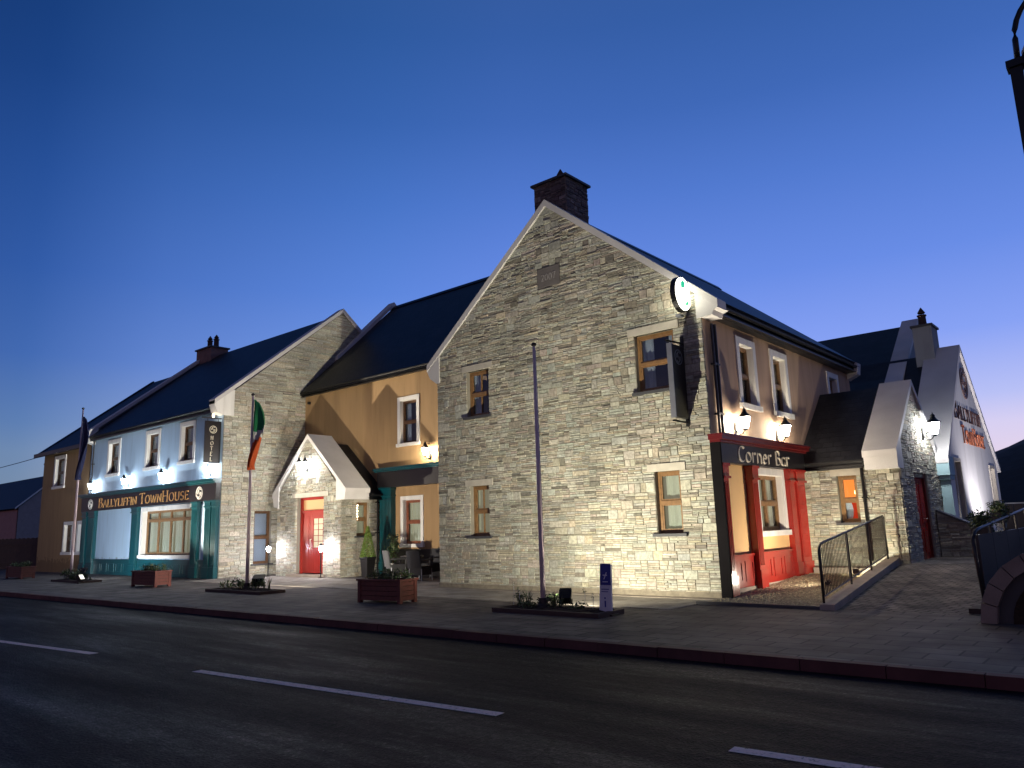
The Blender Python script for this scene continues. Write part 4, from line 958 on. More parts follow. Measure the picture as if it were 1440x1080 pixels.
def dash(p0, p1, w=.14):
    a, b_ = Vector(p0), Vector(p1); d = (b_-a).normalized(); n_ = Vector((-d.y, d.x))*w/2
    q = [a-n_, b_-n_, b_+n_, a+n_]
    o = part(MB().face([(p.x, p.y, -.116) for p in q]), 'lane_marking', 'road_paint', None); tag(o, kind='structure'); return o
dash((-10.6, -10.42), (-5.62, -9.90)); dash((-2.72, -9.76), (2.16, -9.32)); dash((4.36, -9.15), (9.3, -8.75)); dash((-18, -11.2), (-13.3, -10.75))
# paler paved apron strip along the foot of the stone gable
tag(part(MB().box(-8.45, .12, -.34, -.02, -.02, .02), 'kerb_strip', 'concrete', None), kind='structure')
# lighter concrete paving along the foot of the gable and before the entrance; its paleness also stands in for floodlight pooling there
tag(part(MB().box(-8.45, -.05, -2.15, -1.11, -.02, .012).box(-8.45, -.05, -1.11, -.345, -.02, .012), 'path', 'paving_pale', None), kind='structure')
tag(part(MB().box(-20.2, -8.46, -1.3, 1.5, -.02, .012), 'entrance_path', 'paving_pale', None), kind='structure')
# gravel bed beside the bar
gr = thing('gravel_bed', 'gravel bed with thin edging beside the red bar front', 'gravel bed', (1.2, 1, 0))
def gz(x, y): return .03+.042*max(0, y)+.02*math.sin(x*3)*math.sin(y*2.1)
gm = MB(); nx, ny = 10, 26
X0 = lambda y: .02; X1 = lambda y: 2.30-.075*(y+1.0)
for i in range(nx):
    for j in range(ny):
        ya, yb = -1.05+6.15*j/ny, -1.05+6.15*(j+1)/ny
        q = [(X0(ya)+(X1(ya)-X0(ya))*i/nx, ya), (X0(ya)+(X1(ya)-X0(ya))*(i+1)/nx, ya), (X0(yb)+(X1(yb)-X0(yb))*(i+1)/nx, yb), (X0(yb)+(X1(yb)-X0(yb))*i/nx, yb)]
        gm.face([(x, y, gz(x, y)) for x, y in q])
part(gm, 'gravel', 'gravel_base', gr)
rnd = random.Random(3); pm = MB()
def pebble(mb, x, y, z, s, c):
    hx, hy, hz = s*rnd.uniform(.7, 1.3), s*rnd.uniform(.7, 1.3), s*rnd.uniform(.4, .8); a = rnd.uniform(0, 3.1)
    ca, sa = math.cos(a), math.sin(a)
    P = [(1, 0, 0), (0, 1, 0), (-1, 0, 0), (0, -1, 0), (0, 0, 1)]
    P = [(x+(p[0]*hx*ca-p[1]*hy*sa), y+(p[0]*hx*sa+p[1]*hy*ca), z+p[2]*hz) for p in P]
    for k in range(4): mb.face([P[k], P[(k+1) % 4], P[4]], None, c)
for _ in range(5200):
    y = rnd.uniform(-1.03, 5.05); x = rnd.uniform(.04, X1(y)-.02); v_ = rnd.uniform(.6, 1.5)
    pebble(pm, x, y, gz(x, y)-.003, rnd.uniform(.014, .034), (.40*v_, .34*v_, .21*v_))
o = part(pm, 'pebbles', 'plain', gr); o['kind'] = 'stuff'
part(MB().box(-.05, 2.35, -1.11, -1.05, -.05, .06), 'edging', 'slate_sill', gr)
part(MB().box(.25, 1.75, 4.55, 5.06, .1, .36), 'concrete_ledge', 'concrete', gr, bevel=.01)
# raised kerb + railing
rk = thing('ramp_kerb', 'pale concrete upstand sloping up between gravel bed and paving', 'kerb', (2.2, 2, 0))
k_ = MB(); A0, A1 = (2.30, -1.12), (1.84, 5.05)
q0 = [(2.30, -1.12, .10), (2.56, -1.12, .10), (2.12, 5.05, .58), (1.84, 5.05, .58)]
lo = [(p[0], p[1], -.1) for p in q0]; k_.face(q0)
for i in range(4): j = (i+1) % 4; k_.face([lo[i], lo[j], q0[j], q0[i]])
part(k_, 'upstand', 'concrete', rk, bevel=.012)
rl = thing('metal_railing', 'grey barred metal railing with rounded front end along the ramp kerb', 'railing', (2.2, 2, 0))
def rp(t, h): # point on railing base line t 0..1
    return (2.34+(1.94-2.34)*t, -1.0+5.75*t, .11+.46*t+h)
H = 1.0
part(MB().tube([rp(0, -.05), rp(0, H-.14), rp(.012, H-.05), rp(.035, H-.0), rp(.5, H), rp(.98, H), rp(1, H-.03), rp(1, -.03)], .023, 8), 'top_rail', 'metal_dark', rl, smooth=True)
part(MB().tube([rp(0.0, .10), rp(1, .10)], .014, 6), 'bottom_rail', 'metal_dark', rl)
for t in (.36, .68): part(MB().tube([rp(t, -.05), rp(t, H)], .022, 8), 'post', 'metal_dark', rl)
for k in range(1, 56):
    t = k/56
    if min(abs(t-.36), abs(t-.68)) < .008: continue
    part(MB().tube([rp(t, .10), rp(t, H-.02 if t > .04 else H-.08)], .009, 4, cap=False), 'bar', 'metal_dark', rl)

# ================= lanterns ======================
def lantern_at(kind, mat, label, loc, s, **kw): return make_lantern(kind, mat, label, loc, s, **kw)
for i, (x, t_) in enumerate(((-32.25, 'bright wall lantern at the left end above the teal shop front, next to the downpipe'), (-28.5, 'bright wall lantern second from the left above the blue house sign'), (-24.85, 'bright wall lantern third from the left, above the word TownHouse'), (-21.1, 'bright wall lantern just below the hanging hotel sign'))):
    lantern_at('front', 'lamp_cool', t_, (x, 0, 4.05), 0.95, group='lanterns over the blue shop front')
lantern_at('front', 'lamp_white', 'twin lantern shining in the peak of the porch gable', (-17.33, YP-.04, 4.0), .95, twin=True)
lantern_at('front', 'lamp_warm', 'warm lantern on the tan wall above the teal cornice', (-12.55, YO, 4.2), 1.05)
lantern_at('side', 'lamp_warm', 'warm lantern over the red bar sign, nearer the stone corner', (0, 1.22, 3.62), 1.0, group='lanterns over the bar sign')
lantern_at('side', 'lamp_warm', 'warm lantern over the red bar sign, farther from the stone corner', (0, 3.62, 3.62), 1.0, group='lanterns over the bar sign')
lantern_at('side', 'lamp_white', 'large brilliant lantern above the side door of the annex', (XA+.04, 7.75, 3.72), 1.2)
# small light on top of the hotel sign bracket is part of the sign below
# ================= hanging signs ======================
hs = thing('hanging_hotel_sign', 'tall black hanging sign reading HOTEL downwards at the corner of the blue house', 'sign', (-20.45, 0, 6.1))
FH = F('side', -20.45)
part(MB().fb(FH, -.66, -.02, 4.33, 5.95, -.03, .03), 'sign_board', 'fascia_paint', hs, bevel=.006)
part(MB().tube([(-20.45, .02, 6.07), (-20.45, -.80, 6.07)], .022, 6).tube([(-20.45, 0.02, 4.27), (-20.45, -.70, 4.27)], .018, 6).tube([(-20.45, -.12, 6.07), (-20.45, -.12, 5.93)], .01, 5).tube([(-20.45, -.56, 6.07), (-20.45, -.56, 5.93)], .01, 5), 'bracket', 'metal_black', hs)
lt = MB()
for k, c_ in enumerate('HOTEL'): letters(lt, FH, -.43, 5.22-k*.205, .15, c_, .031, .037, nib=.16, sx=1.0, serif=False)
part(lt, 'sign_lettering', 'pale_gold', hs); em = MB(); emblem(em, FH, -.34, 5.62, .15, .031, .037); part(em, 'sign_emblem', 'pale_gold', hs)
part(MB().lathe(-20.45, -.34, [(.02, 6.09), (.05, 6.14), (.05, 6.2), (.02, 6.25)], 8), 'sign_lamp', 'rope_bulb', hs)
hb = thing('hanging_bar_sign', 'long black hanging board on a bracket at the right edge of the stone gable', 'sign', (-.50, 0, 5.4))
FHb = F('side', -.50)
part(MB().fb(FHb, -.62, -.08, 3.76, 5.34, -.055, .055), 'sign_board', 'fascia_paint', hb, bevel=.01)
part(MB().fb(FHb, -.64, -.62, 3.74, 5.36, -.06, .06), 'board_edge', 'galvanised', hb)
part(MB().tube([(-.50, .0, 5.44), (-.50, -.78, 5.40)], .022, 6).tube([(-.50, 0, 3.68), (-.50, -.68, 3.68)], .018, 6).tube([(-.50, -.56, 5.41), (-.50, -.56, 5.32)], .01, 5).tube([(-.50, -.14, 5.43), (-.50, -.14, 5.32)], .01, 5).box(-.54, -.46, -.05, -.03, 5.3, 5.6).box(-.54, -.46, -.05, -.03, 3.6, 3.8), 'bracket', 'metal_black', hb)
em = MB(); emblem(em, FHb, -.35, 5.08, .17, .056, .062); part(em, 'sign_emblem', 'galvanised', hb)
lt = MB()
for k, c_ in enumerate('BAR'): pass
ds = thing('round_lit_sign', 'round glowing white sign with green marks high at the right of the stone gable', 'sign', (-.30, 0, 6.47))
FDs = F('side', -.30)
disc = [(-.30+.335*math.cos(a*PI/16), 6.47+.37*math.sin(a*PI/16)) for a in range(32)]
part(MB().prism(FDs, [(-.30+.36*math.cos(a*PI/16), 6.47+.395*math.sin(a*PI/16)) for a in range(32)], -.07, .05), 'sign_case', 'metal_black', ds)
part(MB().prism(FDs, disc, .05, .062), 'sign_face', 'disc_white', ds); part(MB().prism(FDs, disc, -.082, -.07), 'sign_back_face', 'disc_white', ds)
part(MB().prism(FDs, [(-.40, 6.60), (-.22, 6.62), (-.20, 6.75), (-.30, 6.78), (-.39, 6.73)], .062, .068), 'green_mark', 'disc_green', ds)
part(MB().prism(FDs, [(-.24, 6.20), (-.10, 6.26), (-.06, 6.36), (-.14, 6.33), (-.22, 6.29)], .062, .068), 'green_mark', 'disc_green', ds)
for z_ in (6.52, 6.46, 6.40): part(MB().fb(FDs, -.50+(6.52-z_), -.16, z_-.012, z_+.012, .062, .066), 'pale_mark', 'galvanised', ds)
part(MB().tube([(-.30, -.02, 6.72), (-.30, .03, 6.72)], .02, 6).tube([(-.30, -.06, 6.28), (-.30, .03, 6.28)], .02, 6).box(-.52, -.40, -.20, -.04, 6.02, 6.08), 'bracket', 'galvanised', ds)

# ================= flagpoles and their beds ======================
def pole(label, x, y, h, z0=.1, tilt=0):
    r = thing('flagpole', label, 'flagpole', (x, y, 0))
    part(MB().tube([(x, y, z0-.1), (x, y, h*.5), (x, y, h)], [.052, .044, .028], 12), 'pole', 'pole_white', r, smooth=True)
    part(MB().lathe(x, y, [(.02, h), (.055, h+.03), (.055, h+.06), (.01, h+.09)], 10), 'finial', 'metal_dark', r, smooth=True)
    part(MB().lathe(x, y, [(.13, z0-.1), (.13, z0+.02), (.09, z0+.05), (.09, z0+.15)], 12), 'base_collar', 'metal_dark', r)
    part(MB().tube([(x+.075, y-.02, 1.2), (x+.06, y-.02, h-.1)], .005, 4), 'halyard', 'galvanised', r)
    return r
pole('bare pinkish white flagpole in front of the stone gable', -2.08, -3.3, 5.13)
ir = pole('white flagpole flying the limp green, white and orange flag', -13.0, -3.05, 5.63)
ep = pole('leftmost flagpole with a limp navy flag', -26.1, -3.0, 6.85)
def limp_flag(par, x, y, zt, L, w, colf, seed):
    rnd = random.Random(seed); mb = MB(); NU, NV = 18, 40
    def P(i, j):
        s = i/NU; t = j/NV
        wid = w*(.28+.95*math.sin(PI*min(1, t*1.05)**.8)**1.0)*(1-.25*t)
        sh = -.10*math.sin(t*2.6)*(t) 
        px = x+.07+s*wid*1.0+sh
        py = y+.07*math.sin(s*9+t*3.2)*(.5+t)+.03*math.sin(s*17-t*5)
        return (px+.02*math.sin(t*11+s*4), py, zt-L*t-(.10*s if t < .5 else -.07*s))
    for i in range(NU):
        for j in range(NV):
            mb.face([P(i, j), P(i, j+1), P(i+1, j+1), P(i+1, j)], None, colf(i/NU, j/NV))
    return part(mb, 'flag', 'plain', par, smooth=True)
limp_flag(ir, -13.0, -3.05, 5.52, 2.1, .56, lambda s, t: (.015, .22, .07) if t+.16*s < .50 else ((.62, .60, .58) if t+.10*s < .64 else (.62, .10, .02)), 1)
limp_flag(ep, -26.1, -3.0, 6.55, 2.6, .62, lambda s, t: (.008, .012, .06), 2)

rnd = random.Random(5)
def tuft(parent, x, y, z, h, k, name='plant', cols=GREEN, w=.02, lean=.5):
    mb = MB()
    for _ in range(k):
        a = rnd.uniform(0, 2*PI); hh = h*rnd.uniform(.6, 1.1); l = lean*hh*rnd.random(); c = tuple(q*rnd.uniform(.6, 1.2) for q in rnd.choice(cols))
        p = [Vector((x+rnd.uniform(-.03, .03), y+rnd.uniform(-.03, .03), z)), Vector((x+math.cos(a)*l*.4, y+math.sin(a)*l*.4, z+hh*.6)), Vector((x+math.cos(a)*l, y+math.sin(a)*l, z+hh))]
        n_ = Vector((-math.sin(a), math.cos(a), 0))*w
        mb.face([p[0]-n_, p[0]+n_, p[1]+n_*.8, p[1]-n_*.8], None, c); mb.face([p[1]-n_*.8, p[1]+n_*.8, p[2]], None, c)
    return part(mb, name, 'leaf', parent)
def bush(parent, x, y, z, r, h, k, cols=GREEN, size=.03, name='foliage'):
    mb = MB(); pts = [(x+rnd.uniform(-r, r)*.7, y+rnd.uniform(-r, r)*.7, z+h*rnd.uniform(.25, .85)) for _ in range(9)]
    leaves(mb, pts, k, size, cols, rnd, r*.55)
    st = MB()
    for p in pts[:5]: st.tube([(x, y, z), p], [.012, .004], 4)
    part(st, 'stems', 'bark', parent)
    return part(mb, name, 'leaf', parent)
def bed(label, x0, x1, y0, y1, seed):
    global rnd
    rnd = random.Random(seed)
    r = thing('planting_bed', label, 'planting bed', ((x0+x1)/2, (y0+y1)/2, 0), 'planting beds round the flagpoles')
    kb = MB().box(x0, x1, y0, y0+.09, -.05, .08).box(x0, x1, y1-.09, y1, -.05, .08).box(x0, x0+.09, y0+.09, y1-.09, -.05, .08).box(x1-.09, x1, y0+.09, y1-.09, -.05, .08)
    part(kb, 'bed_kerb', 'bed_kerb', r, bevel=.01)
    sm = MB(); k = 14
    hz = {(i, j): .09+.05*rnd.random()*(0 < i < k and 0 < j < k) for i in range(k+1) for j in range(k+1)}
    hz = {q_: h_-.035 for q_, h_ in hz.items()}
    for i in range(k):
        for j in range(k):
            q = [(i, j), (i+1, j), (i+1, j+1), (i, j+1)]; sm.face([(x0+.09+(x1-x0-.18)*a/k, y0+.09+(y1-y0-.18)*b_/k, hz[a, b_]) for a, b_ in q])
    part(sm, 'soil', 'soil', r)
    for _ in range(5): tuft(r, rnd.uniform(x0+.2, x1-.3), rnd.uniform(y0+.2, y1-.2), .11, rnd.uniform(.12, .34), rnd.randint(6, 14), lean=.7, w=.011)
    return r
b1 = bed('low dark planting bed round the bare flagpole, with the notice post at its end', -2.95, -.50, -3.80, -2.98, 3)
b2 = bed('low kerbed planting bed at the foot of the tricolour flagpole', -14.5, -11.6, -3.5, -2.7, 4)
b3 = bed('low kerbed planting bed round the leftmost flagpole', -27.0, -24.0, -3.4, -2.65, 6)
bush(b1, -1.95, -3.15, .06, .24, .26, 330, size=.035); bush(b1, -2.65, -3.3, .06, .14, .26, 120); bush(b1, -2.3, -3.45, .06, .22, .16, 220); bush(b1, -1.3, -3.35, .06, .2, .10, 160)
bush(b2, -13.3, -3.1, .06, .28, .26, 300, size=.04); bush(b2, -12.6, -2.95, .06, .2, .30, 200, size=.04); bush(b2, -14.1, -3.1, .06, .18, .2, 130)
bush(b3, -26.6, -3.0, .06, .28, .36, 260, size=.045); bush(b3, -25.8, -2.95, .06, .28, .4, 260, size=.045); bush(b3, -25.2, -3.05, .06, .22, .3, 150, size=.045)
# standing rose twigs in the nearest bed
for x, y, h in ((-2.78, -3.35, .42), (-2.6, -3.4, .3), (-1.2, -3.2, .32), (-.95, -3.3, .25)):
    tw = MB().tube([(x, y, .1), (x+.02, y, .1+h*.6), (x-.01, y+.02, .1+h)], [.006, .005, .003], 4); leaves(tw, [(x, y, .1+h), (x, y, .05+h)], 12, .022, GREEN, rnd, .04); part(tw, 'rose_twig', 'leaf', b1)

def planter(label, x, y, rz=0, l=1.3, w=.55, h=.5, seed=1, shrub=1.0):
    global rnd
    rnd = random.Random(seed)
    r = thing('wooden_planter', label, 'planter', (x, y, 0), 'red brown wooden planters')
    bx = MB()
    for k in range(4):
        z0 = .06+k*(h-.08)/4; z1 = z0+(h-.08)/4-.012
        bx.box(x-l/2+.02, x+l/2-.02, y-w/2+.01, y-w/2+.035, z0, z1).box(x-l/2+.02, x+l/2-.02, y+w/2-.035, y+w/2-.01, z0, z1)
        bx.box(x-l/2+.01, x-l/2+.035, y-w/2+.036, y+w/2-.036, z0, z1).box(x+l/2-.035, x+l/2-.01, y-w/2+.036, y+w/2-.036, z0, z1)
    part(bx, 'side_boards', 'planter_wood', r)
    for sx in (-1, 1):
        for sy in (-1, 1): part(MB().box(x+sx*(l/2-.04)-.045, x+sx*(l/2-.04)+.045, y+sy*(w/2-.04)-.045, y+sy*(w/2-.04)+.045, 0, h-.02), 'corner_post', 'planter_wood', r)
    rim = MB().box(x-l/2-.03, x+l/2+.03, y-w/2-.03, y-w/2+.05, h-.02, h+.02).box(x-l/2-.03, x+l/2+.03, y+w/2-.05, y+w/2+.03, h-.02, h+.02).box(x-l/2-.03, x-l/2+.05, y-w/2+.05, y+w/2-.05, h-.02, h+.02).box(x+l/2-.05, x+l/2+.03, y-w/2+.05, y+w/2-.05, h-.02, h+.02)
    part(rim, 'rim', 'planter_wood', r, bevel=.006)
    part(MB().box(x-l/2+.04, x+l/2-.04, y-w/2+.04, y+w/2-.04, .1, h-.03), 'soil', 'soil', r)
    mb = MB(); pts = [(x+rnd.uniform(-l*.42, l*.42), y+rnd.uniform(-w*.3, w*.3), h+rnd.uniform(.0, .16)*shrub) for _ in range(26)]
    leaves(mb, pts, 900, .035, GREEN, rnd, .13*shrub); part(mb, 'foliage', 'leaf', r)
    for _ in range(4): tuft(r, x+rnd.uniform(-l*.4, l*.4), y+rnd.uniform(-.1, .1), h-.02, .3*shrub, 8, name='stalks', w=.008)
    r.rotation_euler = (0, 0, math.radians(rz)); return r
planter('dark red wooden planter in front of the chairs, nearest of the three', -6.55, -3.35, 6, seed=2)
planter('red brown wooden planter in front of the big teal framed window', -19.0, -3.05, 4, l=1.5, seed=3)
planter('red brown wooden planter at the far left edge by the dark fence', -31.9, -3.0, 4, l=1.6, seed=4)

# conical topiary in a tall black pot beside the porch
tp = thing('potted_topiary', 'bright green cone topiary in a tall black pot by the porch window', 'potted plant', (-14.3, 2.3, 0))
TX, TY = -14.3, 2.3
part(MB().lathe(TX, TY, [(.20, 0), (.27, .62), (.30, .64), (.30, .70), (.26, .70), (.25, .64)], 4, rot=0), 'pot', 'black_paint', tp, bevel=.01)
mb = MB(); rnd = random.Random(9)
for _ in range(2600):
    t = rnd.random()**1.3; z = .70+1.05*t; rr = (.25*(1-t)**.85+.02)*rnd.uniform(.75, 1.06); a = rnd.uniform(0, 2*PI)
    p = Vector((TX+rr*math.cos(a), TY+rr*math.sin(a), z)); u_ = Vector((math.cos(a)*.5+rnd.gauss(0, .4), math.sin(a)*.5+rnd.gauss(0, .4), rnd.uniform(.2, 1.2))).normalized(); v_ = u_.cross(Vector((rnd.gauss(0, 1), rnd.gauss(0, 1), rnd.gauss(0, 1)))).normalized(); s_ = .03
    c = tuple(q*rnd.uniform(.7, 1.3) for q in (.13, .20, .03)); mb.face([p-u_*s_, p+v_*s_*.35, p+u_*s_, p-v_*s_*.35], None, c)
part(mb, 'foliage', 'leaf', tp); part(MB().tube([(TX, TY, .6), (TX, TY, 1.6)], [.02, .008], 6), 'stem', 'bark', tp)
t2 = thing('leafy_pot_plant', 'dark leafy plant in a pot between the topiary and the pale chair', 'potted plant', (-13.75, 3.0, 0))
part(MB().lathe(-13.75, 3.0, [(.16, 0), (.2, .4), (.22, .42), (.22, .45), (.18, .45)], 12), 'pot', 'black_paint', t2)
rnd = random.Random(12); mb = MB(); pts = [(-13.75+rnd.uniform(-.22, .22), 3.0+rnd.uniform(-.2, .2), rnd.uniform(.6, 1.35)) for _ in range(16)]; leaves(mb, pts, 520, .06, GREEN, rnd, .17); part(mb, 'foliage', 'leaf', t2)
st = MB()
for p in pts[:8]: st.tube([(-13.75, 3.0, .44), p], [.01, .004], 4)
part(st, 'stems', 'bark', t2)

# chairs and table
def chair(label, x, y, rz, mat):
    r = thing('rattan_chair', label, 'chair', (0, 0, 0), 'rattan chairs outside the tan wall')
    sx, sy = .27, .27
    part(MB().box(-sx, sx, -sy, sy, .38, .46), 'seat', mat, r, bevel=.02)
    bk = MB()
    for k in range(8):
        a0 = -sx+2*sx*k/8; a1 = -sx+2*sx*(k+1)/8; b0 = .06*math.sin(PI*k/8); b1 = .06*math.sin(PI*(k+1)/8)
        bk.face([(a0, sy+b0, .40), (a1, sy+b1, .40), (a1, sy+b1+.09, .93), (a0, sy+b0+.09, .93)]); bk.face([(a0, sy+b0+.035, .40), (a0, sy+b0+.125, .93), (a1, sy+b1+.125, .93), (a1, sy+b1+.035, .40)]); bk.face([(a0, sy+b0+.09, .93), (a1, sy+b1+.09, .93), (a1, sy+b1+.125, .93), (a0, sy+b0+.125, .93)])
    part(bk, 'backrest', mat, r)
    for s_ in (-1, 1): part(MB().box(s_*sx-.03, s_*sx+.03, -sy, sy+.02, .62, .66).box(s_*sx-.025, s_*sx+.025, -sy, -sy+.04, .46, .62), 'armrest', mat, r, bevel=.01)
    part(MB().box(-sx+.02, sx-.02, -sy+.02, sy-.02, .18, .38), 'skirt', mat, r)
    for s_ in (-1, 1):
        for q in (-1, 1): part(MB().tube([(s_*(sx-.03), q*(sy-.03), .4), (s_*(sx-.01), q*(sy-.01), 0)], .016, 6), 'leg', 'galvanised', r)
    r.location = (x, y, 0); r.rotation_euler = (0, 0, math.radians(rz)); return r
chair('pale grey rattan chair next to the potted plants', -12.75, 2.25, 160, 'rattan_grey')
chair('dark rattan chair with its back to the street below the lower tan wall window', -11.0, 1.75, 188, 'rattan_dark')
chair('dark rattan chair against the stone gable corner, right of the others', -9.6, 2.3, 205, 'rattan_dark')
chair('dark rattan chair facing out behind the small table', -12.0, 3.1, 0, 'rattan_dark')
tb = thing('cafe_table', 'small round dark table between the pale and the dark chair', 'table', (-11.9, 2.2, 0))
part(MB().lathe(-11.9, 2.2, [(.36, .71), (.38, .72), (.38, .745), (.36, .75)], 28), 'table_top', 'metal_dark', tb); part(MB().lathe(-11.9, 2.2, [(.24, 0), (.24, .02), (.04, .05), (.035, .70), (.1, .71)], 12), 'pedestal', 'metal_black', tb)

# low lights at the door
def path_light(label, x, y, h=1.0):
    r = thing('post_light', label, 'post light', (x, y, 0), 'post lights flanking the red door')
    part(MB().tube([(x, y, 0), (x, y, h-.1)], .022, 8), 'post', 'metal_black', r); part(MB().lathe(x, y, [(.1, 0), (.1, .02), (.04, .04)], 12), 'foot', 'metal_black', r)
    part(MB().lathe(x, y, [(.04, h-.1), (.075, h-.02), (.075, h+.06), (.04, h+.1)], 12), 'lamp_globe', 'spike_glow', r, smooth=True); part(MB().lathe(x, y, [(.085, h+.1), (.05, h+.15), (.01, h+.19)], 12), 'lamp_cap', 'metal_black', r)
path_light('glowing post light left of the red door', -19.05, 1.35, 1.02); path_light('glowing post light right of the red door', -15.85, 1.45, 1.02)

# notice post
nb = thing('notice_post', 'slim blue and white notice board standing at the right end of the nearest bed', 'sign', (-.62, -3.32, 0))
FNb = F('front', -3.32)
part(MB().prism(FNb, [(-.79, .02), (-.53, .02), (-.50, .88), (-.72, .88)], -.02, .02), 'lower_panel', 'notice_white', nb, bevel=.004)
part(MB().prism(FNb, [(-.745, .52), (-.511, .52), (-.50, .89), (-.72, .89)], .021, .026), 'upper_panel', 'notice_blue', nb)
lm = MB().fb(FNb, -.67, -.58, .68, .70, .027, .03).prism(FNb, [(-.66, .62), (-.64, .62), (-.58, .74), (-.60, .74)], .0265, .0295).fb(FNb, -.68, -.57, .57, .585, .027, .03)
part(lm, 'white_mark', 'notice_white', nb)
l2 = MB().fb(FNb, -.72, -.56, .44, .455, .0205, .023).fb(FNb, -.72, -.58, .40, .412, .0205, .023).fb(FNb, -.665, -.635, .14, .25, .0205, .023).fb(FNb, -.665, -.635, .28, .31, .0205, .023)
part(l2, 'blue_mark', 'notice_blue', nb)
part(MB().box(-.84, -.46, -3.44, -3.20, .0, .03), 'foot', 'metal_black', nb)

# right hand side: railing with hanging planters, stone arch
rr_ = thing('entrance_railing', 'dark railing with rounded end post at the right edge, carrying leafy troughs', 'railing', (4.7, 1, 0))
XR = 4.70; YS = -.48
part(MB().tube([(XR, YS, .0), (XR-.05, YS, .9), (XR-.06, YS+.02, 1.15), (XR-.03, YS+.15, 1.28), (XR, YS+.4, 1.32), (XR, 5.4, 1.62)], .028, 8), 'top_rail', 'metal_dark', rr_, smooth=True)
part(MB().box(XR-.02, XR+.02, YS+.05, 5.4, .35, 1.22), 'solid_panel', 'metal_dark', rr_)
for y in (.9, 2.4, 3.9, 5.4): part(MB().tube([(XR, y, 0), (XR, y, 1.36+.05*y)], .025, 8), 'post', 'metal_dark', rr_)
part(MB().box(XR-.2, XR+.45, YS-.28, YS+.1, 0, .09), 'base_plate', 'bed_kerb', rr_)
for i, (y, z, lab) in enumerate(((1.2, 1.36, 'leafy dark trough hanging on the right railing, nearer its rounded end'), (2.9, 1.60, 'leafy dark trough hanging on the right railing, farther and higher'))):
    r = thing('hanging_trough', lab, 'planter', (XR-.1, y, z), 'leafy troughs on the right railing')
    part(MB().box(XR-.30, XR-.04, y-.3, y+.3, z-.24, z-.04), 'trough', 'black_paint', r, bevel=.01)
    rnd = random.Random(40+i); mb = MB(); pts = [(XR-.17+rnd.uniform(-.10, .12), y+rnd.uniform(-.3, .3), z+rnd.uniform(-.18, .16)) for _ in range(16)]; leaves(mb, pts, 1100, .034, GREEN, rnd, .15); part(mb, 'foliage', 'leaf', r)
wf2 = thing('flower_pot', 'small pot of pale flowers behind the stone arch at the right edge', 'potted plant', (5.5, 1.2, 1.0))
part(MB().lathe(5.5, 1.2, [(.12, .0), (.16, 1.0), (.17, 1.05), (.14, 1.05)], 10), 'pot', 'concrete', wf2); rnd = random.Random(3); mb = MB(); leaves(mb, [(5.5, 1.2, 1.1), (5.45, 1.15, 1.18)], 130, .03, GREEN, rnd, .13); leaves(mb, [(5.5, 1.2, 1.22), (5.38, 1.1, 1.18)], 40, .03, [(.6, .6, .5)], rnd, .1); part(mb, 'foliage', 'leaf', wf2)
ar = thing('stone_arch', 'half round grey stone arch with dark recess at the right edge', 'arch', (5.62, -1.9, 0))
AX, AY, AR = 5.86, -1.75, 1.02
FAr = F('front', AY)
seg = 11
for k in range(seg):
    a0 = PI*k/seg+.008; a1 = PI*(k+1)/seg-.008; P_ = []
    for r_, A in ((.80*AR, (a0, a1)), (AR, (a1, a0))):
        for a in A: P_.append((AX+r_*math.cos(a), .0+r_*1.05*math.sin(a)))
    part(MB().prism(FAr, P_, -.45, .12), 'arch_stone', 'arch_concrete', ar, bevel=.02)
for k in range(12):
    a0 = PI*k/12; a1 = PI*(k+1)/12
part(MB().prism(FAr, [(AX+.80*AR*math.cos(PI*k/20), .84*AR*math.sin(PI*k/20)) for k in range(21)], -.42, -.05), 'inner_ring', 'slate_sill', ar)
part(MB().prism(FAr, [(AX+.62*AR*math.cos(PI*k/20), .66*AR*math.sin(PI*k/20)) for k in range(21)], -.05, -.03), 'recess_panel', 'soil', ar)
gt = thing('boundary_fence', 'dark boarded fence at the right edge below the hill', 'fence', (8, 9, 0))
fm = MB()
for k in range(40): fm.box(3.8+k*.22, 3.8+k*.22+.2, 9.2, 9.23, .3, 1.75)
part(fm, 'boards', 'metal_dark', gt); part(MB().box(3.8, 12.6, 9.18, 9.25, 1.76, 1.80), 'cap_rail', 'galvanised', gt)
for k in range(5): part(MB().box(3.8+k*2.1, 3.9+k*2.1, 9.24, 9.34, .2, 1.8), 'post', 'metal_dark', gt)
# spiky plant by the white gable
sp_ = thing('spiky_plant', 'spiky grey plant against the floodlit white gable', 'plant', (3.25, 9.9, .9)); rnd = random.Random(8); tuft(sp_, 3.1, 9.9, .85, .75, 26, w=.02, cols=[(.20, .22, .20), (.12, .14, .11)], lean=.8)
part(MB().box(2.65, 3.45, 8.47, 17, .4, .86), 'raised_soil', 'soil', sp_)

# near street lamp at top right: square post with a swan neck carrying the shade
LX, LY, LZ = 6.60, -6.0, 6.17
sl = thing('street_lamp', 'unlit dark street lamp with a curved neck, cut by the top right corner', 'street lamp', (LX, LY, 0))
part(MB().box(LX-.055, LX+.055, LY-.055, LY+.055, 0, LZ-.08).box(LX-.12, LX+.12, LY-.12, LY+.12, 0, .5), 'lamp_post', 'metal_black', sl, bevel=.01)
part(MB().box(LX-.08, LX+.08, LY-.08, LY+.08, LZ-.08, LZ), 'post_cap', 'metal_black', sl, bevel=.01)
part(MB().tube([(LX+.02, LY, LZ-.05), (LX+.03, LY, LZ+.25)]+[(LX+.53-.50*math.cos(t_), LY, LZ+.25+.52*math.sin(t_)) for t_ in [PI*k/16 for k in range(1, 17)]]+[(LX+1.03, LY, LZ+.05)], .028, 8), 'swan_neck', 'metal_black', sl, smooth=True)
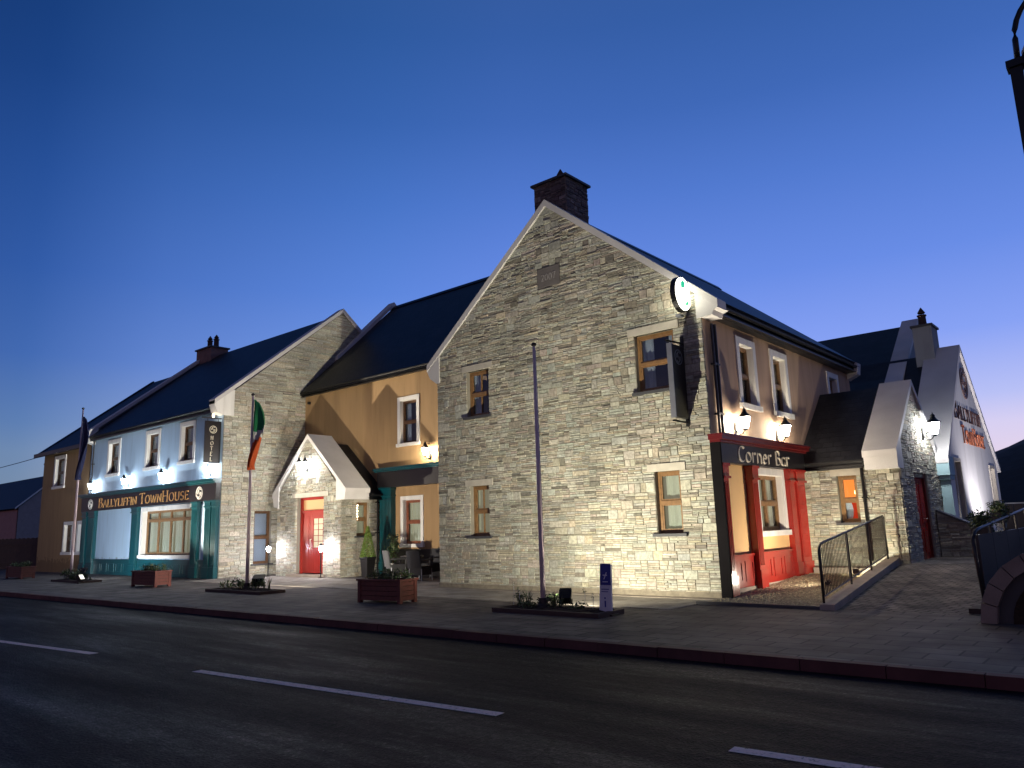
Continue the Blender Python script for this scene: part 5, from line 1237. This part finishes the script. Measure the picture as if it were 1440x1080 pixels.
part(MB().tube([(LX+.11, LY, LZ-.06), (LX+1.05, LY, LZ-.06)], .04, 8), 'cross_arm', 'metal_black', sl)
part(MB().lathe(LX+.56, LY, [(.50, LZ+.0), (.50, LZ+.04), (.30, LZ+.16), (.16, LZ+.24), (.08, LZ+.28)], 20), 'lamp_shade', 'lintel_stone', sl, smooth=False)
part(MB().lathe(LX+.56, LY, [(.10, LZ+.28), (.12, LZ+.34), (.07, LZ+.42), (.10, LZ+.48), (.02, LZ+.58)], 12), 'finial', 'metal_black', sl, smooth=True)
part(MB().lathe(LX+.56, LY, [(.16, LZ-.32), (.24, LZ-.06), (.26, LZ-.01)], 12), 'lamp_bowl', 'galvanised', sl, smooth=True)

# ================= background ======================
def house(label, x0, x1, y0, y1, he, hr, wmat, gmat, chim=None, nm='house'):
    r = thing(nm, label, 'house', ((x0+x1)/2, (y0+y1)/2, 0)); ym = (y0+y1)/2
    part(MB().box(x0, x1-.02, y0, y1, -.3, he), 'walls', wmat, r)
    part(MB().prism(F('side', x1), [(y0, -.3), (y1, -.3), (y1, he), (ym, hr), (y0, he)], -.2, 0), 'gable_wall', gmat, r)
    rf = slab([(x0, y0-.3, he-.1), (x1+.12, y0-.3, he-.1), (x1+.12, ym, hr+.12), (x0, ym, hr+.12)], .12); slab([(x1+.12, y1+.3, he-.1), (x0, y1+.3, he-.1), (x0, ym, hr+.12), (x1+.12, ym, hr+.12)], .12, rf); part(rf, 'roof', 'slate', r)
    cp = MB(); coping_seg(cp, F('side', x1+.13), (y0-.32, he-.2), (ym, hr+.0), .12, 0, .03); part(cp, 'bargeboard', 'white_paint', r)
    return r
h1 = house('pale grey gabled house behind the left end of the row', -88, -70, 8, 14.5, 4.6, 7.6, 'render_pink', 'render_dull')
HF = F('side', -70)
w_ = part(MB().fb(HF, 10.7, 12.1, 1.95, 3.95, 0, .05), 'window', 'white_paint', h1)
part(MB().fb(HF, 10.82, 11.98, 2.05, 2.9, .05, .06).fb(HF, 10.82, 11.98, 3.05, 3.85, .05, .06), 'pane', 'interior_dark', w_)
c_ = part(MB().box(-72.3, -70.5, 10.6, 12.0, 7.2, 8.6), 'chimney', 'render_grey', h1); part(MB().box(-72.5, -70.3, 10.5, 12.1, 8.6, 8.75), 'chimney_cap', 'slate_sill', c_); pot(c_, -71.4, 11.3, 8.75, .5, .2)
h2 = house('dark roofed house farthest left, behind the pale gabled one', -120, -84, 16, 30, 4.6, 9.4, 'render_pink', 'render_pink')
fb_ = thing('timber_fence', 'dark boarded fence left of the brown rendered house', 'fence', (-50, 0, 0))
fm = MB()
for k in range(110): fm.box(-61.4+k*.2, -61.4+k*.2+.185, .5, .53, -.06, 1.78+.02*math.sin(k*1.7))
part(fm, 'boards', 'timber_fence', fb_)
part(MB().box(-61.4, -39.5, .46, .50, .3, .4).box(-61.4, -39.5, .46, .50, 1.4, 1.5), 'rails', 'timber_fence', fb_)
oc = thing('overhead_cable', 'thin overhead cable running left from the brown house', 'cable', (-39.4, .2, 6.2))
part(MB().tube([(-39.4+(-60)*t_, .2, 6.3+3.2*t_-1.4*math.sin(PI*t_)) for t_ in [k/12 for k in range(13)]], .02, 4), 'cable', 'metal_black', oc)
# dark hills
def hill(name, pts, depth, seed):
    rnd = random.Random(seed); mb = MB(); K = 60; rows = 10
    def interp(t):
        f_ = t*(len(pts)-1); i = min(int(f_), len(pts)-2); a = f_-i; a = a*a*(3-2*a); return [pts[i][k]*(1-a)+pts[i+1][k]*a for k in range(3)]
    grid = []
    for i in range(K+1):
        x, y, h = interp(i/K); d = Vector((x-7, y+15)).normalized(); col = []
        for j in range(rows+1):
            s = j/rows; z = -3+(h+3)*math.sin(s*PI/2)+(rnd.uniform(-1, 1)*h*.012 if j else 0)
            col.append((x-d.x*depth*(1-s), y-d.y*depth*(1-s), z))
        col.append((x+d.x*depth, y+d.y*depth, -3)); grid.append(col)
    for i in range(K):
        for j in range(rows+1): mb.face([grid[i][j], grid[i+1][j], grid[i+1][j+1], grid[i][j+1]])
    tag(part(mb, name, 'hill', None, smooth=True), kind='structure')
hill('hill', [(-160, 420, 6), (-60, 440, 30), (-10, 430, 46), (40, 430, 48), (110, 410, 50), (200, 380, 44), (330, 300, 26), (420, 160, 5)], 120, 2)
hill('hill', [(-500, -160, 8), (-560, 0, 14), (-560, 160, 12), (-470, 330, 9), (-300, 430, 5)], 120, 3)

# ================= lamps in the ground ======================
floodlight((-1.72, -3.08, .07), (-3.3, .0, 3.8), FL_MAIN, 'black floodlight in the bed by the bare flagpole, aimed at the stone gable', s=.75, col=(1, .93, .74), size=174, blend=.55, added_hood=True)
floodlight((-12.75, -2.85, .07), (-18.0, 2.0, 2.4), 220, 'black floodlight in the bed of the tricolour flagpole', col=(1, .90, .76), size=165, blend=.7, added_hood=True)
floodlight((-24.0, -3.4, .02), (-15.8, 3.7, 6.4), 650, 'floodlight behind the planter by the big teal framed window', col=(1, .88, .70), size=48, blend=.4)
floodlight((-25.5, -2.8, .07), (-27, 0, 3.0), 220, 'floodlight in the bed of the leftmost flagpole', col=(.86, .93, 1), size=160, blend=.7, added_hood=True)
floodlight((1.45, 3.9, .24), (1.3, 5.1, 1.0), 130, 'small floodlight on the gravel below the orange window', col=(1, .93, .7), s=.45, size=172)
floodlight((1.35, 2.2, .12), (.1, 2.2, 1.3), 150, 'small floodlight on the gravel at the foot of the red bar front', col=(1, .86, .7), s=.45, size=170)
floodlight((3.45, 12.3, .9), (2.62, 13.1, 3.2), 190, 'floodlight close to the white lettered gable', col=(.96, .90, .96), s=.9, size=150)

# ================= sky, camera, render settings ======================
w = bpy.data.worlds.new('World'); scene.world = w; w.use_nodes = True; t = w.node_tree
bg = t.nodes['Background']
# dusk sky: colour by height above the horizon times a falloff away from the sunset; overhead and behind the camera raised as added fill
tc = N(t, 'ShaderNodeTexCoord'); sx = N(t, 'ShaderNodeSeparateXYZ'); t.links.new(tc.outputs['Generated'], sx.inputs[0])
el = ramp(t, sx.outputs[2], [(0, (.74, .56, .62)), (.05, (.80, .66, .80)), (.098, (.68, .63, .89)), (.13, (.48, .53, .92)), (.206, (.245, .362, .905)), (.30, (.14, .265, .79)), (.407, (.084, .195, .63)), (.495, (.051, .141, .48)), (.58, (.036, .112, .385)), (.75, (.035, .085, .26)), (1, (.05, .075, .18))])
cb_ = N(t, 'ShaderNodeCombineXYZ'); t.links.new(sx.outputs[0], cb_.inputs[0]); t.links.new(sx.outputs[1], cb_.inputs[1])
nm_ = N(t, 'ShaderNodeVectorMath', operation='NORMALIZE'); t.links.new(cb_.outputs[0], nm_.inputs[0])
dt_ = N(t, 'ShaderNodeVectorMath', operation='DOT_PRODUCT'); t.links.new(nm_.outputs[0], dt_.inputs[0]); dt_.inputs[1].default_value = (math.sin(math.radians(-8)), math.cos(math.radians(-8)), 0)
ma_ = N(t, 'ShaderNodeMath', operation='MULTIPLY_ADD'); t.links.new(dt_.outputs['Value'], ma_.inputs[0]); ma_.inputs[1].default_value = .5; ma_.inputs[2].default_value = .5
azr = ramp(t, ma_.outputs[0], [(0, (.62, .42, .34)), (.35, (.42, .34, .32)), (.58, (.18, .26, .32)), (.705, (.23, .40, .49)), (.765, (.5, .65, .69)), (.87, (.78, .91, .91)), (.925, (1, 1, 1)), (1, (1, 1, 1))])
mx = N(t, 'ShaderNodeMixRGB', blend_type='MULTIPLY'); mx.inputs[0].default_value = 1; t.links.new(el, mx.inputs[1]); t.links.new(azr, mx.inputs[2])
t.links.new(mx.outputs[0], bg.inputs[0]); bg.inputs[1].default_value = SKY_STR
cam = bpy.data.cameras.new('camera'); co_ = bpy.data.objects.new('camera', cam); COL.objects.link(co_); scene.camera = co_
yaw, pitch, roll, Fpx = -.704612183, .185803664, -.0317411122, 1061.78
cy, sy, cp_, sp3, cr, sr_ = math.cos(yaw), math.sin(yaw), math.cos(pitch), math.sin(pitch), math.cos(roll), math.sin(roll)
A = Matrix(((1, 0, 0), (0, 0, -1), (0, 1, 0))); Ry = Matrix(((cy, -sy, 0), (sy, cy, 0), (0, 0, 1))); Rx = Matrix(((1, 0, 0), (0, cp_, sp3), (0, -sp3, cp_))); Rz = Matrix(((cr, -sr_, 0), (sr_, cr, 0), (0, 0, 1)))
M = Rz @ Rx @ A @ Ry
rot = Matrix((M[0], -M[1], -M[2])).transposed()
co_.matrix_world = Matrix.Translation((7.15, -14.87, 1.6)) @ rot.to_4x4()
cam.sensor_width = 36; cam.lens = Fpx/1440*36; cam.clip_end = 6000; cam.clip_start = .05
scene.view_settings.view_transform = 'Standard'; scene.view_settings.look = 'None'; scene.view_settings.gamma = 1; scene.view_settings.exposure = 0
scene.render.engine = 'CYCLES'; scene.cycles.use_denoising = True; scene.cycles.max_bounces = 6; scene.cycles.sample_clamp_indirect = 4
